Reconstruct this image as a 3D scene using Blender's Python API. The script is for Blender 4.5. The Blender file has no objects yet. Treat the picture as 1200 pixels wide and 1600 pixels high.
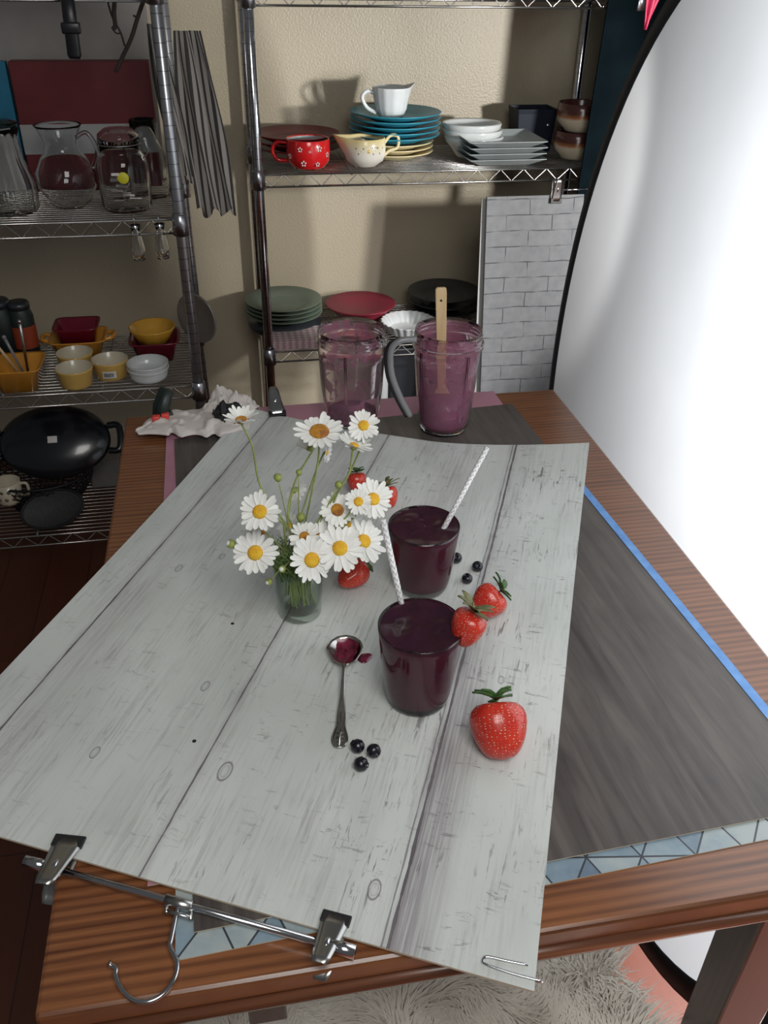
import bpy, bmesh, math, random
from mathutils import Vector, Matrix, noise as mnoise
random.seed(7)
PI = math.pi
sc = bpy.context.scene
COL = sc.collection

# ------------------------------------------------------------------ camera
F = 1340.0
def _setup():
    d = Vector((563-600, 2850-800, F)).normalized()
    up = -d
    y = -((9000-600)*d[0] + F*d[2]) / d[1]
    X = Vector((9000-600, y, F)).normalized()
    Y = up.cross(X)
    return Matrix((X, Y, up))
RM = _setup()
CAM = Vector((0, 0, 1.43))
cd = bpy.data.cameras.new('camera')
cd.sensor_fit = 'AUTO'; cd.sensor_width = 36.0
cd.lens = 36.0*F/1600.0
cd.clip_start = 0.02
cam = bpy.data.objects.new('camera', cd); COL.objects.link(cam)
_r = RM @ Vector((1, 0, 0)); _u = RM @ Vector((0, -1, 0)); _b = RM @ Vector((0, 0, -1))
mw = Matrix((_r, _u, _b)).transposed().to_4x4(); mw.translation = CAM
cam.matrix_world = mw
sc.camera = cam
cam_right, cam_up, cam_back = _r, _u, _b

def atz(px, py, z):
    r = RM @ Vector((px-600, py-800, F)); t = (z-CAM.z)/r.z
    return CAM + r*t
def aty(px, py, Y):
    r = RM @ Vector((px-600, py-800, F)); t = (Y-CAM.y)/r.y
    return CAM + r*t
def depth(P):
    return (Vector(P)-CAM).dot(-cam_back)
def msize(px, P):
    return px*depth(P)/F

# ------------------------------------------------------------------ view and light
sc.view_settings.view_transform = 'Standard'
sc.view_settings.look = 'None'
sc.view_settings.gamma = 1.0
sc.view_settings.use_curve_mapping = False
sc.view_settings.exposure = 0.0
w = bpy.data.worlds.new('world'); sc.world = w; w.use_nodes = True
w.node_tree.nodes['Background'].inputs[0].default_value = (0.93, 0.96, 1.0, 1)
w.node_tree.nodes['Background'].inputs[1].default_value = 0.085

def area(name, loc, target, size, power, color, sizey=None):
    l = bpy.data.lights.new(name, 'AREA'); l.energy = power; l.color = color
    l.size = size
    if sizey: l.shape = 'RECTANGLE'; l.size_y = sizey
    o = bpy.data.objects.new(name, l); COL.objects.link(o)
    o.location = loc
    o.rotation_euler = (Vector(target)-Vector(loc)).to_track_quat('-Z', 'Y').to_euler()
    return o
area('studio_panel_light', (1.50, 0.50, 1.10), (0.50, 0.08, 1.0), 0.36, 218, (0.96, 0.98, 1.0))
sl = bpy.data.lights.new('back_lamp_light', 'SPOT'); sl.energy = 78; sl.color = (1.0, 0.98, 0.95); sl.shadow_soft_size = .045
sl.spot_size = math.radians(66); sl.spot_blend = .35
so = bpy.data.objects.new('back_lamp_light', sl); COL.objects.link(so); so.location = (1.30, 1.25, 1.16)
so.rotation_euler = (Vector((.12, 2.67, .90))-so.location).to_track_quat('-Z', 'Y').to_euler()
area('room_window_light', (0.22, -0.30, 2.05), (0.22, 0.65, 0.75), 0.8, 16.5, (1.0, 0.98, 0.94))

# ------------------------------------------------------------------ materials
class G:
    def __init__(s, name):
        s.m = bpy.data.materials.new(name); s.m.use_nodes = True
        s.t = s.m.node_tree; s.n = s.t.nodes; s.l = s.t.links
        s.b = s.n['Principled BSDF']; s.out = s.n['Material Output']
    def node(s, t, **k):
        n = s.n.new(t)
        for a, v in k.items(): setattr(n, a, v)
        return n
    def put(s, sock, v):
        if isinstance(v, bpy.types.NodeSocket): s.l.new(v, sock)
        elif isinstance(v, (tuple, list)) and len(v) == 3 and sock.type == 'RGBA': sock.default_value = (*v, 1)
        else: sock.default_value = v
    def math(s, op, a, b=None, c=None, clamp=False):
        n = s.node('ShaderNodeMath', operation=op, use_clamp=clamp)
        s.put(n.inputs[0], a)
        if b is not None: s.put(n.inputs[1], b)
        if c is not None: s.put(n.inputs[2], c)
        return n.outputs[0]
    def mix(s, f, a, b, mode='MIX'):
        n = s.node('ShaderNodeMix', data_type='RGBA', blend_type=mode)
        s.put(n.inputs[0], f); s.put(n.inputs[6], a); s.put(n.inputs[7], b)
        return n.outputs[2]
    dflt = 'Object'
    def co(s, which=None, scale=(1, 1, 1), loc=(0, 0, 0), rot=(0, 0, 0)):
        tc = s.node('ShaderNodeTexCoord'); mp = s.node('ShaderNodeMapping')
        s.l.new(tc.outputs[which or s.dflt], mp.inputs[0])
        mp.inputs['Scale'].default_value = scale; mp.inputs['Location'].default_value = loc; mp.inputs['Rotation'].default_value = rot
        return mp.outputs[0]
    def noise(s, vec, scale, detail=4, rough=.5, dist=0.0):
        n = s.node('ShaderNodeTexNoise'); s.l.new(vec, n.inputs['Vector'])
        n.inputs['Scale'].default_value = scale; n.inputs['Detail'].default_value = detail
        n.inputs['Roughness'].default_value = rough; n.inputs['Distortion'].default_value = dist
        return n.outputs[0]
    def voro(s, vec, scale, out='Distance', feature='F1', rnd=1.0):
        n = s.node('ShaderNodeTexVoronoi', feature=feature); s.l.new(vec, n.inputs['Vector'])
        n.inputs['Scale'].default_value = scale; n.inputs['Randomness'].default_value = rnd
        return n.outputs[out]
    def ramp(s, f, stops):
        n = s.node('ShaderNodeValToRGB'); s.put(n.inputs[0], f)
        e = n.color_ramp.elements
        while len(e) < len(stops): e.new(.5)
        for i, (p, c) in enumerate(stops):
            e[i].position = p
            e[i].color = (*c, 1) if isinstance(c, (tuple, list)) else (c, c, c, 1)
        return n.outputs[0]
    def sep(s, vec):
        n = s.node('ShaderNodeSeparateXYZ'); s.l.new(vec, n.inputs[0]); return n.outputs
    def bump(s, h, strength=.3, dist=.01):
        n = s.node('ShaderNodeBump'); s.put(n.inputs['Height'], h)
        n.inputs['Strength'].default_value = strength; n.inputs['Distance'].default_value = dist
        s.l.new(n.outputs[0], s.b.inputs['Normal']); return n
    def set(s, **k):
        names = dict(color='Base Color', rough='Roughness', metal='Metallic', trans='Transmission Weight', ior='IOR',
                     spec='Specular IOR Level', coat='Coat Weight', alpha='Alpha', sss='Subsurface Weight', sheen='Sheen Weight', coatr='Coat Roughness')
        for a, v in k.items(): s.put(s.b.inputs[names[a]], v)
        return s

def plain(name, color, rough=.5, var=.12, scale=25, bump=0.0, **k):
    g = G(name); v = g.co()
    n = g.noise(v, scale, 3)
    dark = tuple(c*(1-var) for c in color); lite = tuple(min(1, c*(1+var)) for c in color)
    g.set(color=g.ramp(n, [(.3, dark), (.7, lite)]), rough=rough, **k)
    if bump: g.bump(g.noise(v, scale*6, 3), bump, .002)
    return g.m

M = {}
# chrome and metals
M['chrome'] = plain('chrome', (.62, .62, .64), .16, .05, metal=1.0)
M['dull_chrome'] = plain('dull_chrome', (.42, .42, .45), .28, .08, metal=1.0)
g = G('grooved_post'); v = g.co('Object'); z = g.sep(v)[2]
fr = g.math('FRACT', g.math('MULTIPLY', z, 1/0.0254))
groove = g.math('LESS_THAN', fr, .05)
g.set(color=g.mix(groove, (.62, .62, .65), (.30, .30, .31)), metal=1.0, rough=.13); M['post'] = g.m
g = G('grooved_post_grey'); v = g.co('Object'); z = g.sep(v)[2]
fr = g.math('FRACT', g.math('MULTIPLY', z, 1/0.0254)); groove = g.math('LESS_THAN', fr, .07)
g.set(color=g.mix(groove, (.46, .47, .50), (.20, .20, .21)), metal=.9, rough=.30); M['post_grey'] = g.m
M['shelf_wire'] = plain('shelf_wire', (.50, .49, .47), .25, .06, metal=1.0)
M['black_rubber'] = plain('black_rubber', (.012, .012, .013), .5, .2)
M['steel'] = plain('brushed_steel', (.45, .45, .44), .3, .1, metal=1.0)
M['silver'] = plain('tarnished_silver', (.50, .48, .46), .24, .25, 60, metal=1.0)
# wall
g = G('wall_paint'); v = g.co()
g.set(color=g.ramp(g.noise(v, 3, 2), [(.3, (.40, .345, .25)), (.7, (.43, .375, .275))]), rough=.36, spec=.5)
g.bump(g.noise(v, 170, 3, .6), .35, .004); M['wall'] = g.m
M['baseboard'] = plain('baseboard_paint', (.48, .42, .33), .4, .05)
# dark wood floor
g = G('floor_wood'); v = g.co()
pl = g.node('ShaderNodeTexBrick'); g.l.new(g.co(scale=(1, 1, 1), rot=(0, 0, PI/2)), pl.inputs['Vector'])
pl.inputs['Scale'].default_value = 1.0; pl.inputs['Mortar Size'].default_value = .0012
pl.inputs['Brick Width'].default_value = 1.1; pl.inputs['Row Height'].default_value = .11
pl.inputs['Color1'].default_value = (.115, .033, .018, 1); pl.inputs['Color2'].default_value = (.085, .024, .013, 1); pl.inputs['Mortar'].default_value = (.015, .008, .006, 1)
gr = g.noise(g.co(scale=(22, 1.2, 1)), 5, 5, .6)
g.set(color=g.mix(g.math('MULTIPLY', gr, .6), pl.outputs[0], (.05, .014, .008)), rough=.38); M['floor'] = g.m
# oak table
def oak(name, sc_, c0, c1, rough=.35):
    g = G(name); v = g.co(scale=sc_)
    n1 = g.noise(v, 1.0, 6, .62, .6)
    wv = g.node('ShaderNodeTexWave', wave_type='BANDS', bands_direction='Y'); g.l.new(v, wv.inputs['Vector'])
    wv.inputs['Scale'].default_value = .55; wv.inputs['Distortion'].default_value = 5.5; wv.inputs['Detail'].default_value = 4; wv.inputs['Detail Scale'].default_value = .9
    n2 = g.noise(g.co(scale=(sc_[0]*3, sc_[1]*9, sc_[2])), 1.0, 3, .7)
    f = g.math('MULTIPLY_ADD', wv.outputs[1], .22, g.math('MULTIPLY', n1, .45))
    f = g.math('ADD', f, g.math('MULTIPLY', n2, .36))
    g.set(color=g.ramp(f, [(.30, c1), (.48, tuple((a+b)/2 for a, b in zip(c0, c1))), (.68, c0)]), rough=rough, coat=.5, coatr=.22)
    g.bump(f, .15, .001); return g.m
M['oak'] = oak('oak_top', (4, 60, 5), (.245, .094, .036), (.075, .023, .009), .30)
M['oak_dark'] = oak('dark_stained_oak', (60, 60, 5), (.060, .026, .018), (.030, .013, .010), .35)
M['oak_edge'] = oak('oak_edge', (5, 70, 70), (.15, .055, .025), (.07, .024, .012), .3)

# white washed plank board
g = G('white_plank_print'); g.dflt = 'UV'; v = g.co(); s = g.sep(v); U, V = s[0], s[1]
base = g.ramp(g.noise(v, 5, 3), [(.3, (.50, .53, .51)), (.7, (.62, .645, .63))])
wob = g.math('MULTIPLY', g.math('SUBTRACT', g.noise(g.co(scale=(9, 1, 1)), 2.2, 3), .5), .0025)
Vw = g.math('ADD', V, wob)
fine = g.noise(g.co(scale=(14, 260, 1)), 1.0, 5, .65, .4)
mid = g.noise(g.co(scale=(7, 26, 1)), 1.0, 4, .6)
str1 = g.math('MULTIPLY', g.ramp(fine, [(.46, 0.0), (.66, 1.0)]), g.ramp(mid, [(.42, 0.0), (.64, 1.0)]))
col = g.mix(g.math('MULTIPLY', str1, .46), base, (.20, .195, .20))
cloud = g.ramp(g.noise(g.co(scale=(5, 13, 1), loc=(3, 1, 0)), 1.0, 3), [(.5, 0.0), (.75, 1.0)])
col = g.mix(g.math('MULTIPLY', cloud, .30), col, (.33, .325, .33))
# darker weathered grain beside the first seam and along the left of the second
fg = g.ramp(g.noise(g.co(scale=(10, 190, 1), loc=(1, 5, 0)), 1.0, 6, .75), [(.40, .25), (.62, 1.0)])
def wband(c0, wd): return g.math('SUBTRACT', 1.0, g.math('DIVIDE', g.math('ABSOLUTE', g.math('SUBTRACT', V, c0)), wd), clamp=True)
wb1 = g.math('MULTIPLY', wband(.540, .030), g.ramp(g.noise(g.co(scale=(5, 1, 1)), 1.0, 2), [(.35, .35), (.6, 1.0)]))
wb2 = g.math('MULTIPLY', wband(.385, .045), g.ramp(g.noise(g.co(scale=(6, 3, 1), loc=(4, 0, 0)), 1.0, 3), [(.40, .1), (.62, 1.0)]))
wb3 = g.math('MULTIPLY', wband(.20, .05), g.ramp(g.noise(g.co(scale=(6, 3, 1), loc=(8, 0, 0)), 1.0, 3), [(.45, .0), (.65, .9)]))
wbs = g.math('MULTIPLY', g.math('MAXIMUM', g.math('MAXIMUM', wb1, wb2), wb3), fg)
col = g.mix(g.math('MULTIPLY', wbs, .62), col, (.27, .26, .26))
leftfade = g.ramp(V, [(.10, 1.0), (.36, .45), (.6, .3)])
# little cross scratches and flecks
fl = g.noise(g.co(scale=(150, 38, 1)), 1.0, 4, .75, .5)
fm = g.noise(v, 16, 2)
flk = g.math('MULTIPLY', g.ramp(fl, [(.585, 0.0), (.63, 1.0)]), g.ramp(fm, [(.46, 0.0), (.60, 1.0)]))
col = g.mix(g.math('MULTIPLY', flk, g.math('MULTIPLY', leftfade, .6)), col, (.10, .09, .09))
fl2 = g.noise(g.co(scale=(18, 170, 1), loc=(7, 3, 0)), 1.0, 4, .75, .8)
flk2 = g.math('MULTIPLY', g.ramp(fl2, [(.585, 0.0), (.63, 1.0)]), g.ramp(g.noise(g.co(loc=(9, 0, 0)), 9, 2), [(.45, 0.0), (.6, 1.0)]))
col = g.mix(g.math('MULTIPLY', flk2, g.math('MULTIPLY', leftfade, .8)), col, (.11, .10, .10))
# dark grain on the right side of the third seam
band = g.math('MULTIPLY', g.ramp(g.math('MULTIPLY', g.math('SUBTRACT', .118, Vw), 14), [(.0, 0.0), (.03, 1.0), (.38, .55), (.62, 0.0)]),
              g.ramp(U, [(.0, .9), (.30, .8), (.42, .25), (.8, .05)]))
bf = g.math('MULTIPLY', band, g.ramp(g.noise(g.co(scale=(6, 330, 1)), 1.0, 5, .6), [(.38, .35), (.56, 1.0)]))
col = g.mix(g.math('MULTIPLY', bf, .95), col, (.17, .14, .165))
for sv, wd, st in ((.562, .0011, .85), (.342, .0009, .85), (.118, .0014, .9), (.1235, .0008, .6)):
    d = g.math('ABSOLUTE', g.math('SUBTRACT', Vw, sv))
    ln = g.math('LESS_THAN', d, g.math('MULTIPLY', g.noise(g.co(scale=(40, 1, 1), loc=(sv*40, 0, 0)), 1.0, 3), wd*2))
    col = g.mix(g.math('MULTIPLY', ln, st), col, (.06, .045, .06))
    halo = g.math('MULTIPLY', g.ramp(g.math('MULTIPLY', d, 70), [(0, .35), (.6, 0.0)]), g.ramp(g.noise(g.co(scale=(8, 60, 1), loc=(sv*9, 0, 0)), 1.0, 3), [(.35, 0.0), (.6, 1.0)]))
    col = g.mix(halo, col, (.22, .20, .21))
for (ku, kv, kr) in ((.126, .317, .0095), (.41, .514, .006), (.11, .452, .006), (.226, .386, .006), (.047, .142, .008), (.60, .26, .006), (.33, .07, .005), (.45, .47, .005)):
    dx = g.math('MULTIPLY', g.math('SUBTRACT', U, ku), .55); dy = g.math('SUBTRACT', V, kv)
    r = g.math('SQRT', g.math('ADD', g.math('MULTIPLY', dx, dx), g.math('MULTIPLY', dy, dy)))
    r = g.math('DIVIDE', r, kr*.6)
    ring = g.ramp(g.math('MULTIPLY', r, .3), [(.0, .05), (.17, .12), (.20, .5), (.23, .1), (.28, .15), (.31, 1.0), (.35, .9), (.38, 0.0)])
    col = g.mix(g.math('MULTIPLY', ring, .75), col, (.13, .11, .12))
for (ku, kv, kr) in ((.152, .363, .0022), (.33, .40, .0022)):
    dx = g.math('SUBTRACT', U, ku); dy = g.math('SUBTRACT', V, kv)
    r = g.math('SQRT', g.math('ADD', g.math('MULTIPLY', dx, dx), g.math('MULTIPLY', dy, dy)))
    col = g.mix(g.math('LESS_THAN', r, kr), col, (.02, .018, .02))
g.set(color=col, rough=.42, spec=.4); M['white_plank'] = g.m
# dark grey plank board
g = G('grey_plank_print'); v = g.co()
f = g.noise(g.co(scale=(60, 5, 1)), 1.0, 6, .6, .7)
c = g.ramp(f, [(.28, (.036, .030, .029)), (.5, (.070, .060, .057)), (.72, (.115, .100, .09))])
cl = g.ramp(g.noise(v, 6, 4), [(.4, 0.0), (.7, 1.0)])
c = g.mix(g.math('MULTIPLY', cl, .45), c, (.125, .11, .098))
cr = g.ramp(g.noise(g.co(scale=(110, 9, 1), loc=(2, 2, 0)), 1.0, 4, .7), [(.66, 0.0), (.71, 1.0)])
c = g.mix(g.math('MULTIPLY', cr, .6), c, (.03, .025, .025))
g.set(color=c, rough=.36, spec=.45); M['grey_plank'] = g.m
# blue tile board : hexagons cut into rhombi
g = G('blue_tile_print'); v = g.co(scale=(1, 1, 0), rot=(0, 0, .12))
st = g.sep(v); L = None
for a in (0.45, 0.45+PI/3, 0.45+2*PI/3):
    q = g.math('ADD', g.math('MULTIPLY', st[0], math.cos(a)*23), g.math('MULTIPLY', st[1], math.sin(a)*23))
    e = g.math('ABSOLUTE', g.math('SUBTRACT', g.math('FRACT', q), .5))
    FL = g.math('MULTIPLY', g.math('FLOOR', q), 1.0+a*3) if L is None else g.math('ADD', FL, g.math('MULTIPLY', g.math('FLOOR', q), 1.7+a))
    ln = g.math('GREATER_THAN', e, .480)
    L = ln if L is None else g.math('MAXIMUM', L, ln)
wn = g.node('ShaderNodeTexWhiteNoise', noise_dimensions='1D'); g.put(wn.inputs['W'], FL)
tone = g.math('ADD', g.math('MULTIPLY', g.noise(g.co(), 22, 4, .6), .55), g.math('MULTIPLY', wn.outputs[0], .34))
c = g.ramp(tone, [(.28, (.13, .18, .24)), (.45, (.22, .30, .36)), (.62, (.36, .41, .41))])
c = g.mix(L, c, (.045, .05, .06)); g.set(color=c, rough=.3); M['blue_tile'] = g.m
M['pink_board'] = plain('pink_board_print', (.42, .20, .27), .4, .12, 8)
M['board_edge'] = plain('board_core', (.55, .46, .34), .7, .1)
g = G('painter_tape'); v = g.co(); g.set(color=g.ramp(g.noise(v, 60, 3), [(.3, (.10, .25, .56)), (.7, (.16, .34, .68))]), rough=.6); M['tape'] = g.m
# brick print
g = G('white_brick_print'); v = g.co('UV')
wv_ = g.node('ShaderNodeVectorMath', operation='ADD')
nz = g.node('ShaderNodeTexNoise'); g.l.new(v, nz.inputs['Vector']); nz.inputs['Scale'].default_value = 9
sc_n = g.node('ShaderNodeVectorMath', operation='SCALE'); g.l.new(nz.outputs[1], sc_n.inputs[0]); sc_n.inputs['Scale'].default_value = .012
g.l.new(v, wv_.inputs[0]); g.l.new(sc_n.outputs[0], wv_.inputs[1])
br = g.node('ShaderNodeTexBrick'); g.l.new(wv_.outputs[0], br.inputs['Vector'])
br.inputs['Scale'].default_value = 1.0; br.inputs['Brick Width'].default_value = .125; br.inputs['Row Height'].default_value = .041
br.inputs['Mortar Size'].default_value = .0016; br.inputs['Mortar Smooth'].default_value = .3
br.inputs['Color1'].default_value = (.53, .54, .55, 1); br.inputs['Color2'].default_value = (.47, .485, .50, 1); br.inputs['Mortar'].default_value = (.16, .16, .17, 1)
mf = g.ramp(g.noise(v, 16, 3), [(.44, .9), (.58, .22)])
c = g.mix(g.math('MULTIPLY', br.outputs[1], mf), g.ramp(g.noise(v, 40, 4), [(.3, (.145, .152, .16)), (.7, (.185, .19, .195))]), (.035, .035, .04))
g.set(color=c, rough=.6, spec=.2); M['brick'] = g.m
# disc fabric
g = G('diffuser_fabric'); v = g.co()
g.n.remove(g.b)
dif = g.node('ShaderNodeBsdfDiffuse'); tr = g.node('ShaderNodeBsdfTranslucent'); mx = g.node('ShaderNodeMixShader')
cc = g.ramp(g.noise(v, 4, 3), [(.3, (.76, .78, .80)), (.7, (.82, .84, .86))])
g.l.new(cc, dif.inputs[0]); g.l.new(cc, tr.inputs[0])
mx.inputs[0].default_value = .10; g.l.new(dif.outputs[0], mx.inputs[1]); g.l.new(tr.outputs[0], mx.inputs[2]); g.l.new(mx.outputs[0], g.out.inputs[0])
M['diffuser'] = g.m
M['black_cloth'] = plain('black_cloth', (.010, .012, .016), .8, .2, 80, .3)
M['teal_cloth'] = plain('dark_teal_backdrop', (.0025, .006, .008), .95, .3, 12, spec=.05)
# glass
def glass(name, color=(1, 1, 1), rough=.0, ior=1.45):
    g = G(name); v = g.co(); n = g.noise(v, 8, 1)
    dk = tuple(c*.97 for c in color)
    g.set(color=g.ramp(n, [(.3, dk), (.7, color)]), rough=rough, trans=1.0, ior=ior); return g.m
def clear(name, tint=(.97, .985, .98), edge=(.45, .48, .48), ior=1.45, power=3.0):
    # thin clear wall: straight transmission with a tint that deepens where the wall is seen edge on, plus fresnel gloss
    g = G(name); g.n.remove(g.b); v = g.co()
    lw = g.node('ShaderNodeLayerWeight'); lw.inputs[0].default_value = .5
    f = g.math('POWER', lw.outputs['Facing'], power)
    tp = g.node('ShaderNodeBsdfTransparent'); g.put(tp.inputs[0], g.mix(f, tint, edge))
    gl = g.node('ShaderNodeBsdfGlossy'); gl.inputs['Roughness'].default_value = .03
    g.put(gl.inputs[0], g.ramp(g.noise(v, 8, 1), [(.3, .93), (.7, 1.0)]))
    r0 = ((ior-1)/(ior+1))**2; fr = g.math('MULTIPLY_ADD', g.math('POWER', lw.outputs['Facing'], 5.0), .6, r0)
    mx = g.node('ShaderNodeMixShader'); g.l.new(fr, mx.inputs[0]); g.l.new(tp.outputs[0], mx.inputs[1]); g.l.new(gl.outputs[0], mx.inputs[2]); g.l.new(mx.outputs[0], g.out.inputs[0])
    return g.m
M['glass'] = glass('clear_glass', (.97, .985, .98))
M['thin_glass'] = glass('thin_clear_glass', (.96, .975, .97), 0, 1.28)
M['water'] = clear('water', (.93, .965, .93), (.80, .86, .80), 1.1, 2)
M['vase_glass'] = clear('vase_glass', (.96, .98, .96), (.58, .64, .60), 1.45, 3)
M['plastic_clear'] = glass('clear_plastic', (.98, .95, .965), .05, 1.15)
# smoothie
g = G('berry_smoothie'); v = g.co()
g.set(color=g.ramp(g.noise(v, 40, 3), [(.3, (.022, .006, .014)), (.7, (.040, .009, .021))]), rough=.16, spec=.6, sss=.05)
g.bump(g.noise(v, 22, 2), .10, .004); M['smoothie'] = g.m
g = G('berry_smoothie_body'); v = g.co()
g.set(color=g.ramp(g.noise(v, 25, 3), [(.3, (.090, .014, .036)), (.7, (.125, .018, .040))]), rough=.5, spec=.2); M['smoothie_body'] = g.m
def residue(name, lo, hi, film, blob, tint, pas):
    g = G(name); v = g.co()
    n = g.noise(v, 34, 4, .6, .6)
    a = g.ramp(n, [(lo, film), (hi, blob)]); dens = a
    g.set(color=g.mix(a, tint, (.20, .035, .09)), rough=.35)
    tp = g.node('ShaderNodeBsdfTransparent'); tp.inputs[0].default_value = pas
    mx = g.node('ShaderNodeMixShader'); g.put(mx.inputs[0], a); g.l.new(tp.outputs[0], mx.inputs[1]); g.l.new(g.b.outputs[0], mx.inputs[2]); g.l.new(mx.outputs[0], g.out.inputs[0])
    return g.m
M['residue_light'] = residue('thin_smoothie_film', .525, .565, .12, .80, (.60, .42, .47), (.99, .965, .975, 1))
M['residue_heavy'] = residue('heavy_smoothie_film', .47, .68, .38, .80, (.66, .32, .44), (.98, .91, .945, 1))
M['residue_pool'] = plain('settled_smoothie', (.17, .055, .11), .35, .2, 40)
# produce
g = G('strawberry_skin'); v = g.co('UV')
tw = g.node('ShaderNodeTexVoronoi', feature='F1'); g.l.new(v, tw.inputs['Vector']); tw.inputs['Scale'].default_value = 1.0; tw.inputs['Randomness'].default_value = .35
d = tw.outputs['Distance']
redc = g.ramp(g.noise(g.co(), 30, 3), [(.3, (.46, .018, .012)), (.7, (.62, .045, .022))])
seed = g.ramp(d, [(.15, 1.0), (.23, 0.0)])
pit = g.ramp(d, [(.16, 0.0), (.36, 1.0)])
c = g.mix(g.math('MULTIPLY', g.math('SUBTRACT', 1.0, pit), .5), redc, (.25, .008, .008))
c = g.mix(seed, c, (.85, .42, .28))
g.set(color=c, rough=.24, sss=.06, coat=.25, coatr=.12); g.b.inputs['Subsurface Radius'].default_value = (.01, .002, .001)
g.bump(pit, .6, .0015); M['strawberry'] = g.m
M['leaf'] = plain('strawberry_leaf', (.055, .13, .035), .5, .35, 60, .2)
M['leaf_dry'] = plain('dry_strawberry_leaf', (.17, .17, .07), .6, .35, 60, .2)
g = G('blueberry_skin'); v = g.co()
g.set(color=g.ramp(g.noise(v, 90, 3), [(.35, (.004, .004, .008)), (.75, (.011, .012, .022))]), rough=.26, spec=.6); M['blueberry'] = g.m
M['petal'] = plain('daisy_petal', (.80, .80, .77), .55, .04, 90, .15, sss=.05)
g = G('daisy_eye'); v = g.co()
vd = g.voro(v, 900)
g.set(color=g.ramp(g.noise(v, 60, 2), [(.35, (.80, .40, .015)), (.7, (.85, .53, .03))]), rough=.6); g.bump(vd, .7, .0015); M['eye'] = g.m
g = G('daisy_eye_brown'); v = g.co()
g.set(color=g.ramp(g.noise(v, 80, 2), [(.4, (.62, .28, .02)), (.65, (.28, .10, .02))]), rough=.6); g.bump(g.voro(v, 900), .7, .0015); M['eye_brown'] = g.m
M['stem'] = plain('flower_stem', (.27, .33, .11), .5, .25, 50, .1)
M['bud'] = plain('flower_bud', (.26, .30, .07), .5, .3, 80, .2)
M['foliage'] = plain('feathery_leaves', (.13, .20, .06), .55, .4, 50)
# straw
g = G('chevron_paper_straw'); v = g.co('UV'); s = g.sep(v)
zz = g.math('ABSOLUTE', g.math('SUBTRACT', g.math('FRACT', g.math('MULTIPLY', s[0], 4)), .5))
q = g.math('FRACT', g.math('ADD', g.math('MULTIPLY', s[1], 150), g.math('MULTIPLY', zz, 1.5)))
ln = g.math('LESS_THAN', q, .30)
g.set(color=g.mix(g.math('MULTIPLY', ln, .75), (.82, .82, .83), (.30, .30, .32)), rough=.55); M['straw'] = g.m
g = G('beech_wood'); v = g.co(scale=(30, 30, 3)); f = g.noise(v, 2, 4, .6)
g.set(color=g.ramp(f, [(.3, (.50, .34, .17)), (.7, (.66, .49, .28))]), rough=.55); M['beech'] = g.m
# ceramics
def cer(key, c, rough=.18, var=.06, coat=.4): M[key] = plain(key+'_glaze', c, rough, var, 20, coat=coat, coatr=.08, spec=.5 if coat else .25)
cer('red_cer', (.55, .012, .015)); cer('dark_red_cer', (.12, .010, .014), .35, .06, 0); cer('turquoise', (.030, .22, .30), .35, .06, 0); cer('cream', (.56, .48, .28), .3, .06, 0)
cer('white_cer', (.60, .63, .63)); cer('sage', (.15, .19, .145), .4, .06, 0); cer('coral', (.22, .022, .04), .45, .06, 0); cer('navy_cer', (.006, .010, .022), .5, .06, 0)
cer('black_cer', (.018, .022, .028), .4); cer('yellow_cer', (.62, .40, .11)); cer('orange_cer', (.60, .26, .03)); cer('cream_in', (.56, .50, .38), .3)
cer('maroon', (.15, .006, .02)); cer('gold_cer', (.56, .30, .035)); cer('black_enamel', (.004, .006, .009), .25); cer('brown_rim', (.055, .02, .014))
M['square_white'] = plain('satin_white_glaze', (.33, .37, .37), .3, .05, spec=.3)
g = G('two_tone_bowl'); v = g.co('Object'); z = g.sep(v)[2]
zz = g.math('ADD', z, g.math('MULTIPLY', g.noise(v, 30, 2), .006))
g.set(color=g.ramp(g.math('MULTIPLY', zz, 10), [(.36, (.46, .40, .29)), (.42, (.30, .11, .04)), (.52, (.07, .025, .02))]), rough=.2); M['two_tone'] = g.m
g = G('pitcher_glaze'); v = g.co('Object'); z = g.sep(v)[2]
g.set(color=g.ramp(g.math('MULTIPLY', z, 12), [(.40, (.66, .64, .57)), (.80, (.60, .50, .25))]), rough=.2); M['pitcher'] = g.m
M['motif_white'] = plain('white_flower_print', (.8, .78, .74), .4); M['motif_yellow'] = plain('yellow_flower_print', (.72, .45, .05), .4)
M['motif_grey'] = plain('grey_leaf_print', (.17, .16, .12), .4)
# fabrics
g = G('striped_towel_cloth'); v = g.co('UV'); s = g.sep(v)
q = g.math('FRACT', g.math('MULTIPLY', s[0], 1/.0165))
c = g.mix(g.math('GREATER_THAN', q, .38), (.060, .058, .056), (.46, .43, .40))
g.set(color=c, rough=.9); g.bump(g.noise(g.co(), 500, 2), .3, .001); M['towel'] = g.m
g = G('plaid_napkin_cloth'); v = g.co(); s = g.sep(v)
a = g.math('LESS_THAN', g.math('FRACT', g.math('MULTIPLY', s[0], 55)), .5); b = g.math('LESS_THAN', g.math('FRACT', g.math('MULTIPLY', s[1], 55)), .5)
f = g.math('MULTIPLY', g.math('ADD', a, b), .5)
g.set(color=g.mix(f, (.60, .52, .52), (.36, .22, .24)), rough=.9); M['plaid'] = g.m
M['napkin_edge'] = plain('napkin_edge', (.56, .48, .49), .9, .1)
M['rag'] = plain('white_cotton', (.58, .54, .51), .9, .10, 14, .3)
M['black_fabric'] = plain('black_crumpled_fabric', (.012, .012, .014), .7, .2)
g = G('long_fur'); oi = g.co(); g.set(color=g.ramp(g.noise(oi, 14, 3), [(.3, (.50, .46, .40)), (.55, (.64, .60, .53)), (.75, (.76, .73, .65))]), rough=.7, sheen=.3); M['fur'] = g.m
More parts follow.
